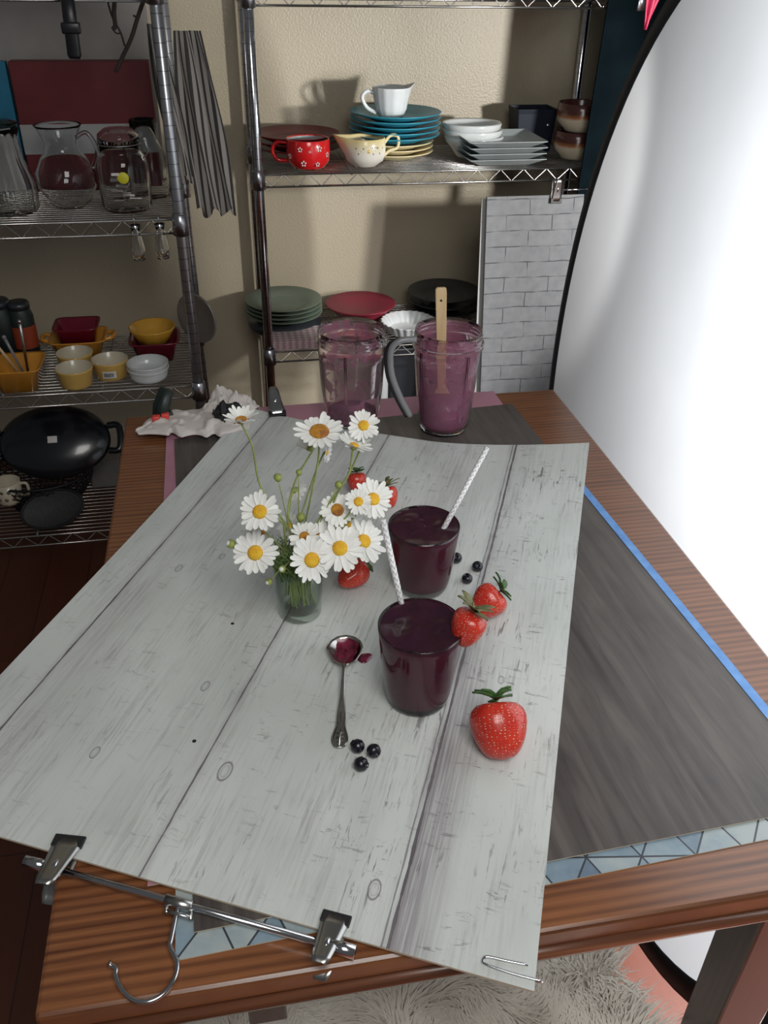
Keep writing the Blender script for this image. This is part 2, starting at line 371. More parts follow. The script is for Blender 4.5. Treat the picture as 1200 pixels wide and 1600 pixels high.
M['fur_base'] = plain('fur_backing', (.50, .46, .40), .95, .2, 20)
M['off_white'] = plain('off_white_card', (.34, .32, .30), .6, .05); M['red_card'] = plain('dark_red_box', (.13, .010, .014), .5, .1)
M['blue_card'] = plain('blue_cover', (.015, .15, .26), .4, .15); M['magenta'] = plain('crimson_cloth', (.42, .012, .06), .5, .1)
M['red_plastic'] = plain('red_plastic', (.65, .06, .05), .4, .05); M['clamp_green'] = plain('dark_green_plastic', (.012, .022, .02), .45, .2)
M['twig'] = plain('dark_twig', (.028, .02, .018), .8, .3); M['black_plastic'] = plain('black_plastic', (.010, .011, .014), .35, .2)
M['sticker'] = plain('yellow_sticker', (.62, .58, .03), .5); M['label_white'] = plain('white_label', (.62, .60, .58), .6, .1); M['label_ink'] = plain('label_ink', (.03, .02, .05), .6)
M['paper'] = plain('white_paper', (.36, .37, .37), .6, .04); M['bristle'] = plain('pale_bristle', (.42, .36, .15), .7, .2); M['green_glass'] = glass('dark_green_glass', (.10, .18, .15), .05, 1.3)
M['handle_grey'] = plain('grey_handle_plastic', (.20, .20, .21), .25, .1); M['mud'] = plain('berry_smear', (.13, .012, .035), .22, .5, 130)
M['dark_mesh'] = plain('dark_wire', (.02, .02, .022), .5, .2, metal=.6); M['grey_lid'] = plain('grey_lid_metal', (.30, .29, .27), .45, .05, metal=.6)

# ------------------------------------------------------------------ mesh helpers
def obj(name, bm, m, parent=None, smooth=True, bevel=0, sub=0, solid=0, mats=None):
    me = bpy.data.meshes.new(name)
    bmesh.ops.recalc_face_normals(bm, faces=bm.faces)
    bm.to_mesh(me); bm.free()
    for mm in (mats or [m]): me.materials.append(mm)
    o = bpy.data.objects.new(name, me); COL.objects.link(o)
    if smooth: me.polygons.foreach_set('use_smooth', [True]*len(me.polygons))
    if parent is not None: o.parent = parent
    if solid: md = o.modifiers.new('solid', 'SOLIDIFY'); md.thickness = solid; md.offset = 0
    if bevel:
        md = o.modifiers.new('bevel', 'BEVEL'); md.width = bevel; md.segments = 2; md.limit_method = 'ANGLE'
    if sub: md = o.modifiers.new('sub', 'SUBSURF'); md.levels = sub; md.render_levels = sub
    return o
def thing(name, label, cat, loc=(0, 0, 0), rot=(0, 0, 0), group=None):
    o = bpy.data.objects.new(name, None); COL.objects.link(o); o.empty_display_size = .02
    o.location = loc; o.rotation_euler = rot; o['label'] = label; o['category'] = cat
    if group: o['group'] = group
    return o
def tag(o, label, cat, group=None, loc=None):
    o['label'] = label; o['category'] = cat
    if group: o['group'] = group
    if loc is not None: o.location = loc
    return o
def structure(o): o['kind'] = 'structure'; return o
def dup(root, loc, label, group=None, rot=None, scale=None):
    r = root.copy(); COL.objects.link(r); r.location = loc; r['label'] = label
    if rot is not None: r.rotation_euler = rot
    if scale is not None: r.scale = scale
    if group: r['group'] = group
    for ch in list(root.children):
        c = ch.copy(); COL.objects.link(c); c.parent = r
        for gc in list(ch.children):
            d = gc.copy(); COL.objects.link(d); d.parent = c
    return r
def NB(): return bmesh.new()
def box(bm, c, s, M4=None):
    r = bmesh.ops.create_cube(bm, size=1)
    T = Matrix.Translation(c) @ Matrix.Diagonal((*s, 1))
    if M4 is not None: T = M4 @ T
    bmesh.ops.transform(bm, matrix=T, verts=r['verts']); return r['verts']
def bx(x0, x1, y0, y1, z0, z1, bm=None):
    bm = bm or NB(); box(bm, ((x0+x1)/2, (y0+y1)/2, (z0+z1)/2), (x1-x0, y1-y0, z1-z0)); return bm
def tube(bm, pts, r, n=8, caps=True, closed=False, uv=False):
    pts = [Vector(p) for p in pts]; N = len(pts)
    rs = r if isinstance(r, (list, tuple)) else [r]*N
    rings = []; prev = None; acc = 0
    uvl = bm.loops.layers.uv.verify() if uv else None
    lens = []
    for i, p in enumerate(pts):
        if i: acc += (p-pts[i-1]).length
        lens.append(acc)
        if closed: t = pts[(i+1) % N]-pts[i-1]
        else: t = (pts[min(i+1, N-1)]-pts[max(i-1, 0)])
        if t.length < 1e-9: t = Vector((0, 0, 1))
        t.normalize()
        if prev is None:
            a = Vector((0, 0, 1)) if abs(t.z) < .9 else Vector((1, 0, 0)); u = t.cross(a).normalized()
        else:
            u = prev-t*prev.dot(t)
            if u.length < 1e-6: u = t.orthogonal()
            u.normalize()
        prev = u; v = t.cross(u)
        rings.append([bm.verts.new(p+(u*math.cos(2*PI*k/n)+v*math.sin(2*PI*k/n))*rs[i]) for k in range(n)])
    for i in range(N if closed else N-1):
        a, b = rings[i], rings[(i+1) % N]
        for k in range(n):
            f = bm.faces.new((a[k], a[(k+1) % n], b[(k+1) % n], b[k]))
            if uv:
                for lp, (uu, vv) in zip(f.loops, ((k/n, lens[i]), ((k+1)/n, lens[i]), ((k+1)/n, lens[(i+1) % N]), (k/n, lens[(i+1) % N]))): lp[uvl].uv = (uu, vv)
    if caps and not closed:
        bm.faces.new(rings[0][::-1]); bm.faces.new(rings[-1])
    return bm
def lathe(bm, prof, n=40, T=None, sx=1, sy=1, flute=0, nf=0, closed=False, fl_from=0):
    rings = []
    for j, (r, z) in enumerate(prof):
        if r < 1e-6:
            rings.append([bm.verts.new((0, 0, z))])
        else:
            rg = []
            for k in range(n):
                a = 2*PI*k/n; rr = r
                if flute and j >= fl_from: rr = r*(1+flute*math.cos(nf*a))
                rg.append(bm.verts.new((rr*math.cos(a)*sx, rr*math.sin(a)*sy, z)))
            rings.append(rg)
    pr = list(zip(rings, rings[1:]))
    if closed: pr.append((rings[-1], rings[0]))
    for a, b in pr:
        if len(a) == 1 and len(b) == 1: continue
        for k in range(n):
            k2 = (k+1) % n
            if len(a) == 1: bm.faces.new((a[0], b[k2], b[k]))
            elif len(b) == 1: bm.faces.new((a[k], a[k2], b[0]))
            else: bm.faces.new((a[k], a[k2], b[k2], b[k]))
    if T is not None:
        bmesh.ops.transform(bm, matrix=T, verts=[v for rg in rings for v in rg])
    return bm
def bez(p0, p1, p2, n=12):
    p0, p1, p2 = Vector(p0), Vector(p1), Vector(p2)
    return [p0*(1-t)**2+p1*2*t*(1-t)+p2*t*t for t in [i/n for i in range(n+1)]]
def catmull(P, n=8):
    P = [Vector(p) for p in P]; Q = [P[0]*2-P[1]]+P+[P[-1]*2-P[-2]]; out = []
    for i in range(1, len(Q)-2):
        a, b, c, d = Q[i-1:i+3]
        for k in range(n):
            t = k/n
            out.append(.5*((2*b)+(c-a)*t+(2*a-5*b+4*c-d)*t*t+(3*b-a-3*c+d)*t**3))
    out.append(P[-1]); return out
def grid(bm, nu, nv, fn, uv=True):
    uvl = bm.loops.layers.uv.verify()
    V = [[bm.verts.new(fn(i/nu, j/nv)) for j in range(nv+1)] for i in range(nu+1)]
    for i in range(nu):
        for j in range(nv):
            f = bm.faces.new((V[i][j], V[i+1][j], V[i+1][j+1], V[i][j+1]))
            for lp, (a, b) in zip(f.loops, ((i, j), (i+1, j), (i+1, j+1), (i, j+1))): lp[uvl].uv = (a/nu, b/nv)
    return bm
def frame_from(nrm, spin=0.0):
    zt = Vector(nrm).normalized(); x = zt.orthogonal().normalized(); y = zt.cross(x)
    R3 = Matrix((x, y, zt)).transposed()
    return (R3 @ Matrix.Rotation(spin, 3, 'Z'))

# ------------------------------------------------------------------ setting
WY = 2.67
structure(obj('wall_back', bx(-2.6, 2.6, WY, WY+.1, 0, 2.6), M['wall'], smooth=False))
structure(obj('floor', bx(-2.6, 2.6, -1.6, WY+.1, -.1, 0), M['floor'], smooth=False))
bm = bx(-2.6, 2.6, WY-.014, WY, 0, .085); structure(obj('baseboard_back', bm, M['baseboard'], smooth=False, bevel=.004))

# ------------------------------------------------------------------ table
TX0, TX1, TY0, TY1, TZ = -.192, .584, .373, 1.387, .75
t = thing('oak_table', 'rectangular oak table carrying the photo boards and drinks, warm grain on its right strip', 'table', ((TX0+TX1)/2, (TY0+TY1)/2, 0))
tl = Vector(t.location)
def L(bm, th):
    bmesh.ops.translate(bm, vec=-Vector(th.location), verts=bm.verts); return bm
obj('tabletop', L(bx(TX0, TX1, TY0, TY1, TZ-.024, TZ), t), M['oak'], t, smooth=False, bevel=.004)
bm = NB(); tube(bm, [(TX0+.004, TY0+.002, TZ-.031), (TX1-.004, TY0+.002, TZ-.031)], .0075, 10)
obj('edge_moulding', L(bm, t), M['oak_edge'], t)
for nm, a in (('apron', (TX0+.03, TX1-.03, .42, .438, .655, .726)), ('apron', (TX0+.03, TX1-.03, TY1-.05, TY1-.032, .655, .726)), ('apron', (TX0+.03, TX0+.048, .438, TY1-.05, .655, .726)), ('apron', (.49, .508, .438, TY1-.05, .655, .726))):
    obj(nm, L(bx(*a), t), M['oak_dark'], t, smooth=False, bevel=.002)
def leg(x0, x1, y0, y1):
    bm = NB(); vs = box(bm, ((x0+x1)/2, (y0+y1)/2, .363), (x1-x0, y1-y0, .726))
    for v in vs:
        if v.co.z < .1:
            v.co.x += (-.3 if v.co.x > (x0+x1)/2 else .0)*(x1-x0); v.co.y += (-.2 if v.co.y > (y0+y1)/2 else 0)*(y1-y0)
    obj('leg', L(bm, t), M['oak_dark'], t, smooth=False, bevel=.003)
leg(.437, .50, .385, .435); leg(-.168, -.112, .39, .44); leg(.47, .53, TY1-.09, TY1-.03); leg(-.168, -.112, TY1-.09, TY1-.03)
obj('support_block', L(bx(-.036, -.003, .395, .42, .64, .726), t), M['oak_dark'], t, smooth=False, bevel=.002)

# ------------------------------------------------------------------ boards on the table
def flat_board(name, label, corners, z0, z1, m, uvdir=None):
    c0 = Vector(corners[0]); ux = (Vector(corners[1])-c0); ang = math.atan2(ux.y, ux.x)
    bm = NB(); R = Matrix.Rotation(-ang, 2)
    P = [R @ (Vector(c)-c0) for c in corners]
    b = [bm.verts.new((p.x, p.y, 0)) for p in P]; tp = [bm.verts.new((p.x, p.y, z1-z0)) for p in P]
    bm.faces.new(b[::-1]); bm.faces.new(tp)
    for k in range(4): bm.faces.new((b[k], b[(k+1) % 4], tp[(k+1) % 4], tp[k]))
    for f in bm.faces:
        if abs(f.normal.z) < .5: f.material_index = 1
    bm.normal_update()
    for f in bm.faces: f.material_index = 0 if f.normal.z > .5 else 1
    o = obj(name, bm, m, smooth=False, mats=[m, M['board_edge']])
    tag(o, label, 'photo board', loc=(c0.x, c0.y, z0)); o.rotation_euler = (0, 0, ang); return o
flat_board('tile_board', 'board printed with blue grey stone tiles along the front table edge, lowest of the stack', [(-.087, .400), (.528, .427), (.482, 1.26), (-.104, 1.24)], .7502, .7514, M['blue_tile'])
flat_board('pink_board', 'plain pink board showing at the back edge of the table', [(-.112, .47), (.486, .49), (.467, 1.389), (-.122, 1.384)], .7516, .7527, M['pink_board'])
db = flat_board('dark_wood_board', 'dark grey board printed with wood grain lying under the white plank board', [(-.072, .420), (.533, .447), (.484, 1.33), (-.108, 1.285)], .7529, .7541, M['grey_plank'])
bm = NB()
p0, p1 = Vector((.5345, .447, 0)), Vector((.4995, 1.075, 0)); dd = (p1-p0).normalized(); nn = Vector((dd.y, -dd.x, 0))
vs = [p0-nn*.004, p0+nn*.0075, p1+nn*.0075, p1-nn*.004]
q = [bm.verts.new((v.x, v.y, 0)) for v in vs]; q2 = [bm.verts.new((v.x, v.y, .0006)) for v in vs]
bm.faces.new(q[::-1]); bm.faces.new(q2)
for k in range(4): bm.faces.new((q[k], q[(k+1) % 4], q2[(k+1) % 4], q2[k]))
tag(obj('masking_tape', bm, M['tape'], smooth=False), 'long strip of blue masking tape along the right edge of the dark grey board', 'tape', loc=(0, 0, .7543))

BT = .757
FR = atz(834, 1552, .754); uu = Vector((.444, .896, 0)).normalized(); vv = Vector((-.896, .444, 0)).normalized()
LEN, WID = .845, .612
def lift(u, v):
    s = max(0, (u-.45)/.40)**2; h = 0
    if v < .27: h = .040*((.27-v)/.27)**1.5
    if v > .42: h += .013*((v-.42)/.19)**1.5
    return s*h
def tap(u, v): return v+.040*u*(1-v/.61)
def board_pt(u, v, z=0):
    return Vector((FR.x, FR.y, BT))+uu*u+vv*tap(u, v)+Vector((0, 0, lift(u, v)+z))
bm = NB(); wuv = bm.loops.layers.uv.verify(); nu, nv = 40, 30
top = [[bm.verts.new((LEN*i/nu, tap(LEN*i/nu, WID*j/nv), lift(LEN*i/nu, WID*j/nv))) for j in range(nv+1)] for i in range(nu+1)]
bot = [[bm.verts.new((LEN*i/nu, tap(LEN*i/nu, WID*j/nv), lift(LEN*i/nu, WID*j/nv)-.0024)) for j in range(nv+1)] for i in range(nu+1)]
for i in range(nu):
    for j in range(nv):
        f = bm.faces.new((top[i][j], top[i+1][j], top[i+1][j+1], top[i][j+1]))
        for lp, (a, b) in zip(f.loops, ((i, j), (i+1, j), (i+1, j+1), (i, j+1))): lp[wuv].uv = (LEN*a/nu, WID*b/nv)
        f = bm.faces.new((bot[i][j], bot[i][j+1], bot[i+1][j+1], bot[i+1][j])); f.material_index = 1
for i in range(nu):
    for j in (0, nv):
        f = bm.faces.new((top[i][j], top[i+1][j], bot[i+1][j], bot[i][j])); f.material_index = 1
for j in range(nv):
    for i in (0, nu):
        f = bm.faces.new((top[i][j], top[i][j+1], bot[i][j+1], bot[i][j])); f.material_index = 1
wb = obj('white_plank_board', bm, None, smooth=False, mats=[M['white_plank'], M['board_edge']])
tag(wb, 'large whitewashed plank board set diagonally on the table under the drinks', 'photo board', loc=(FR.x, FR.y, BT))
wb.rotation_euler = (0, 0, math.atan2(uu.y, uu.x))

# ------------------------------------------------------------------ clip builder (skirt hanger clip)
def clip_parts(parent, P, dirv, up, s=1.0, kids=True):
    """P: middle of jaw tip, dirv: direction from jaw to tail, up: jaw opening axis"""
    d = Vector(dirv).normalized(); n = Vector(up); n = (n-d*n.dot(d)).normalized(); w_ = d.cross(n)
    B = Matrix((w_, d, n)).transposed().to_4x4(); B.translation = Vector(P)-Vector(parent.location)
    def plate(sign):
        bm = NB(); pr = [(0, .0030, .0145), (.012, .0040, .0140), (.030, .0075, .0115), (.042, .0105, .0105), (.050, .0125, .0095), (.058, .0150, .0065)]
        rows = []
        for (y, z, w2) in pr:
            rows.append([bm.verts.new((x*w2, y, sign*(z+(.0012 if abs(x) < .6 else 0)))) for x in (-1, -.55, -.3, 0, .3, .55, 1)])
        for a, b in zip(rows, rows[1:]):
            for k in range(6): bm.faces.new((a[k], a[k+1], b[k+1], b[k]))
        bmesh.ops.transform(bm, matrix=B @ Matrix.Scale(s, 4), verts=bm.verts)
        return obj('clip_jaw', bm, M['steel'], parent, solid=.0012*s)
    top_ = plate(1); plate(-1)
    bm = NB()
    for sg in (1, -1): box(bm, (0, .004, sg*.0034), (.031, .013, .0032), B @ Matrix.Scale(s, 4))
    obj('rubber_pad', bm, M['black_rubber'], top_, smooth=False, bevel=.001)
    bm = NB()
    bmv = [Vector((.0, .034+.008*math.cos(a), .009*math.sin(a))) for a in [i*2*PI/16 for i in range(16)]]
    tube(bm, bmv, .0032, 8, closed=True)
    tube(bm, [(-.011, .034, 0), (.011, .034, 0)], .003, 8)
    bmesh.ops.transform(bm, matrix=B @ Matrix.Scale(s, 4), verts=bm.verts)
    obj('spring', bm, M['chrome'], top_)
# clothes hanger at the front edge
h = thing('clip_hanger', 'chrome trouser hanger with two black tipped clips on the front edge of the white board', 'clothes hanger', (-.079, .445, .7608))
hz = .7590
r0 = atz(40, 1345, hz); r1 = atz(555, 1488, hz)
bm = NB(); tube(bm, [r0, r1], .0031, 12); tube(bm, [r0, r0+(r1-r0).normalized()*.02], .0052, 12); tube(bm, [r1, r1-(r1-r0).normalized()*.022], .0056, 12)
obj('rod', L(bm, h), M['chrome'], h)
nk = r0.lerp(r1, .487); hk = [nk]+[atz(a, b, hz-.002) for a, b in ((268, 1465), (266, 1480), (277, 1505), (272, 1530), (255, 1553), (232, 1565), (208, 1562), (190, 1545), (181, 1525), (181, 1513), (172, 1507))]
bm = NB(); tube(bm, catmull(hk, 6), .0019, 10); tube(bm, [hk[-1], hk[-1]+Vector((-.001, 0, .0005))], .0032, 8); obj('hook', L(bm, h), M['chrome'], h)
bm = NB(); dr = (r1-r0).normalized()
for k in (-.011, .011): tube(bm, [nk+dr*k+Vector((0, .006, 0))-Vector((0, 0, .002)), nk+dr*k+Vector((0, -.012, 0))], .0018, 8)
tube(bm, [nk+dr*-.012, nk+dr*.012], .0048, 10); tube(bm, [nk+dr*-.011+Vector((0, -.01, 0)), nk+dr*.011+Vector((0, -.01, 0))], .0018, 8)
obj('collar', L(bm, h), M['steel'], h)
for (a, b) in (((112, 1308), (72, 1392)), ((528, 1428), (500, 1512))):
    P = atz(*a, BT+.0005); Q = atz(*b, BT+.0005); clip_parts(h, P+(Q-P).normalized()*.002-Vector((0, 0, .0012)), Q-P, (0, 0, 1), (Q-P).length/.0575)
# small wire clip over the front right corner
bm = NB()
pts = [atz(825, 1508, BT+.002), atz(790, 1501, BT+.002), atz(762, 1495, BT+.002), atz(755, 1500, BT+.002), atz(760, 1507, BT+.002), atz(800, 1521, BT+.002), atz(838, 1531, BT+.002), atz(845, 1533, BT+.0005), atz(843, 1534, BT-.006), atz(800, 1524, BT-.006)]
tube(bm, catmull(pts, 5), .0011, 8); c = Vector(atz(800, 1512, BT))
bmesh.ops.translate(bm, vec=-c, verts=bm.verts)
tag(obj('wire_clip', bm, M['chrome']), 'thin bent wire clip over the front right corner of the white board', 'clip', loc=c)
# clip holding the back edge
pc = thing('spring_clip', 'steel clip with black tip gripping the back edge of the white plank board', 'clip', board_pt(.845, .58))
P = atz(434, 650, BT+.008); clip_parts(pc, P, aty(428, 622, P.y+.04)-P, (0, -.35, 1), .95)
# plastic spring clamp
cl = thing('spring_clamp', 'dark green spring clamp with red tips at the far left corner of the table', 'clamp', atz(250, 655, TZ))
P = atz(242, 655, TZ+.011); Q = aty(258, 607, P.y+.012)
bm = NB()
for off in (0, .010):
    o_ = Vector((off*.6, -off, off*.2)); tube(bm, [P+o_+Vector((.006, 0, .002)), P.lerp(Q, .45)+o_, Q+o_], [.010, .0115, .0095], 10)
tube(bm, [P+Vector((.012, -.006, .002)), P+Vector((.03, -.002, .012))], .007, 8)
obj('clamp_body', L(bm, cl), M['clamp_green'], cl)
bm = NB()
for a, b in ((244, 654), (258, 650)):
    R_ = atz(a, b, TZ+.024); box(bm, R_, (.013, .012, .011))
obj('clamp_tip', L(bm, cl), M['red_plastic'], cl, bevel=.002)

# ------------------------------------------------------------------ rag and black cloth
def rag(name, label, cat, path, widths, heights, m, seed, nx=60, ny=26, fold=.006):
    pts = [atz(a, b, BT) for a, b in path]; P = catmull(pts, 10); n = len(P)-1
    base = P[0]
    def at(l, t):
        x = t*(len(l)-1); i = min(int(x), len(l)-2); return l[i]+(l[i+1]-l[i])*(x-i)
    bm = NB()
    def fn(a, b):
        x = a*n; i = min(int(x), n-1); p = P[i].lerp(P[i+1], x-i); d = (P[i+1]-P[i]).normalized(); s_ = Vector((-d.y, d.x, 0))
        wd = at(widths, a); hh = at(heights, a); c = (b-.5)*2
        prof = math.sqrt(max(0, 1-c*c))
        nzv = mnoise.noise(Vector((a*7+seed, b*5, seed)))*.9+mnoise.noise(Vector((a*17, b*12+seed, 3)))*.5
        q = p+s_*(c*wd*(1+.35*mnoise.noise(Vector((a*9, seed*3, c))))) + Vector((0, 0, hh*prof*(1+.7*nzv)+fold*prof*abs(nzv)))
        q.z += .004; return q-base
    grid(bm, nx, ny, fn); o = obj(name, bm, m, solid=.002, sub=1); tag(o, label, cat, loc=base); return o
rag('white_cloth', 'crumpled white cotton cloth dropped across the far left corner of the boards', 'cloth', [(214, 681), (260, 668), (305, 664), (345, 662), (395, 664)], [.006, .035, .045, .05, .055, .03], [.002, .008, .009, .007, .013, .006], M['rag'], 2.0)
rag('white_cloth', 'pale crumpled cloth bunched up behind the black fabric next to the shelf post', 'cloth', [(318, 650), (345, 645), (375, 643), (402, 648)], [.012, .03, .03, .012], [.006, .028, .026, .008], M['rag'], 5.0)
rag('black_fabric', 'small piece of crumpled black fabric lying on the white cloth behind the leftmost daisy', 'cloth', [(335, 664), (350, 662), (368, 664), (378, 672)], [.010, .024, .026, .012], [.018, .030, .030, .02], M['black_fabric'], 9.0, 24, 14)

# ------------------------------------------------------------------ diffuser disc
psi, phi, RD = .145, .048, .728
du = Vector((math.sin(psi), math.cos(psi), 0)); dn = Vector((math.cos(psi), -math.sin(psi), 0)); dv = Vector((0, 0, 1))*math.cos(phi)+dn*math.sin(phi)
dc = Vector((.610, 1.065, 0))+dv*(RD+.036)
def disc_pt(rho, a, off=0.0):
    p = dc+du*(rho*math.cos(a))+dv*(rho*math.sin(a))
    wz = math.exp(-((p.z-.74)/.30)**4); lim = .604
    gap = lim-p.x
    if gap > -.02: p.x += wz*((gap+.02)**2/.04 if gap < .02 else gap)
    return p+dn*off
d = thing('pop_up_diffuser', 'huge round white pop-up diffuser with black rim standing on the floor right of the table', 'light diffuser', (dc.x, dc.y, 0))
bm = NB(); na, nr = 96, 14; ctr = bm.verts.new(disc_pt(0, 0)); prev = None
for r in range(1, nr+1):
    ring = [bm.verts.new(disc_pt(RD*1.005*r/nr, 2*PI*k/na)) for k in range(na)]
    for k in range(na):
        if prev is None: bm.faces.new((ctr, ring[k], ring[(k+1) % na]))
        else: bm.faces.new((prev[k], ring[k], ring[(k+1) % na], prev[(k+1) % na]))
    prev = ring
obj('fabric', L(bm, d), M['diffuser'], d)
bm = NB(); R_ = []
for k in range(na):
    a = 2*PI*k/na
    R_.append([bm.verts.new(disc_pt(r_, a, o_)) for r_, o_ in ((RD, .003), (RD+.012, .005), (RD+.034, .003), (RD+.034, -.003), (RD+.012, -.005), (RD, -.003))])
for k in range(na):
    A, B = R_[k], R_[(k+1) % na]
    for j in range(6): bm.faces.new((A[j], A[(j+1) % 6], B[(j+1) % 6], B[j]))
obj('rim', L(bm, d), M['black_cloth'], d)

# ------------------------------------------------------------------ fur covered bench
fb = thing('fur_bench', 'low bench seat covered in long pale taupe faux fur under the front of the table', 'bench', (.135, .40, 0))
obj('seat', L(bx(-.19, .37, .27, .53, .36, .41), fb), M['oak_dark'], fb, smooth=False, bevel=.01)
for x in (-.15, .30):
    for y in (.29, .47): obj('leg', L(bx(x, x+.045, y, y+.045, 0, .36), fb), M['oak_dark'], fb, smooth=False, bevel=.003)
def fur_surf(a, b):
    x = -.205+.592*a; y = .255+.29*b
    e = min(a, 1-a)*.592; f_ = min(b, 1-b)*.29; z = .435+.012*mnoise.noise(Vector((x*9, y*9, 0)))
    k = min(e, f_)
    if k < .035: z -= .045*(1-k/.035)**2
    return Vector((x, y, z))
bm = NB(); grid(bm, 40, 20, fur_surf); obj('fur_backing', L(bm, fb), M['fur_base'], fb)
bm = NB(); rng = random.Random(3)
for i in range(20000):
    a, b = rng.random(), rng.random()**.9
    p = fur_surf(a, b)
    fl = mnoise.noise(Vector((p.x*7, p.y*7, 5)))*4.0+.9; cl_ = mnoise.noise(Vector((p.x*28, p.y*28, 1)))
    dr_ = Vector((math.cos(fl+cl_*1.6), math.sin(fl+cl_*1.6), 0)); ln = .026+.018*rng.random()+.012*cl_
    out = Vector(((a-.5)*2*abs((a-.5)*2)**5, (b-.5)*2*abs((b-.5)*2)**5, 0))
    dr_ = (dr_*.8+out*1.6+Vector((rng.uniform(-.3, .3), rng.uniform(-.3, .3), 0))); s_ = dr_.cross(Vector((0, 0, 1)))
    if s_.length < 1e-5: continue
    s_ = s_.normalized()*rng.uniform(.0008, .0017)
    drop = .5*(abs(out.x)+abs(out.y))
    q1 = p+dr_*ln*.5+Vector((0, 0, .008)); q2 = p+dr_*ln*1.25+Vector((0, 0, .006-ln*drop*1.2))
    v0, v1 = bm.verts.new(p-s_), bm.verts.new(p+s_); v2, v3 = bm.verts.new(q1+s_*.8), bm.verts.new(q1-s_*.8); v4 = bm.verts.new(q2)
    bm.faces.new((v0, v1, v2, v3)); bm.faces.new((v3, v2, v4))
fo = obj('fur', L(bm, fb), M['fur'], fb); fo['kind'] = 'stuff'

# ------------------------------------------------------------------ drinks
def tumbler(name, label, x, y, R0, R1, H, surf_seed):
    t = thing(name, label, 'drink', (x, y, BT))
    prof = [(0, .0), (R0*.86, 0), (R0*.97, .002), (R0, .006)]
    for k in range(1, 9): s_ = k/8; prof.append((R0+(R1-R0)*(s_**.75), .006+(H-.006)*s_))
    prof.append((R1-.0008, H+.0008))
    inn = [(R1-.0018, H)]
    for k in range(7, -1, -1): s_ = k/8; inn.append((R0+(R1-R0)*(s_**.75)-.0018, .010+(H-.010)*s_))
    inn += [(R0*.8, .0075), (0, .0072)]
    bm = NB(); lathe(bm, prof+inn, 64); obj('glass_wall', bm, M['glass'], t)
    fill = H-.003
    pb = [(0, .0078), (R0*.8, .0082)]
    for k in range(0, 8):
        s_ = k/7*(fill-.0)/H; pb.append((R0+(R1-R0)*(max(s_, .0)**.75)-.0013, .0102+(H-.010)*s_))
    bm = NB(); lathe(bm, pb, 64); obj('smoothie_body', bm, M['smoothie_body'], t)
    bm = NB(); n = 64; rt, zt = pb[-1]; prev = None; ctr = bm.verts.new((0, 0, zt-.001))
    for r in range(1, 15):
        rr = rt*r/14; ring = []
        for k in range(n):
            a = 2*PI*k/n; p = Vector((rr*math.cos(a), rr*math.sin(a), 0))
            hz_ = .0045*mnoise.noise(Vector((p.x*38, p.y*30, surf_seed)))+.0008*mnoise.noise(Vector((p.x*120, p.y*120, surf_seed+4)))
            ring.append(bm.verts.new((p.x, p.y, zt-.001+hz_*(1-(r/14)**4)+.0012*(r/14)**8)))
        for k in range(n):
            if prev is None: bm.faces.new((ctr, ring[k], ring[(k+1) % n]))
            else: bm.faces.new((prev[k], ring[k], ring[(k+1) % n], prev[(k+1) % n]))
        prev = ring
    obj('smoothie_surface', bm, M['smoothie'], t)
    return t
tumbler('smoothie_glass', 'front tumbler of dark purple smoothie with a strawberry on its rim', .164, .649, .034, .0438, .100, 1)
tumbler('smoothie_glass', 'rear tumbler of dark purple smoothie with straw leaning right', .210, .839, .034, .0438, .091, 7)
def straw(label, P, Q):
    bm = NB(); P, Q = Vector(P), Vector(Q); tube(bm, [Vector((0, 0, 0)), Q-P], .0030, 16, uv=True, caps=False)
    o = obj('paper_straw', bm, M['straw'], solid=.0005); tag(o, label, 'drinking straw', 'patterned paper straws', loc=P); return o
# straw of the rear glass: dips near its right edge, leans to the back right
Ps = aty(704, 806, .845); Qs = aty(761, 700, .905); straw('white patterned paper straw leaning right out of the rear glass', Ps-(Qs-Ps)*.2, Qs)
Ps = aty(627, 943, .690); Qs = aty(598, 812, .735); straw('white patterned paper straw leaning back left out of the front glass', Ps-(Qs-Ps)*.2, Qs)

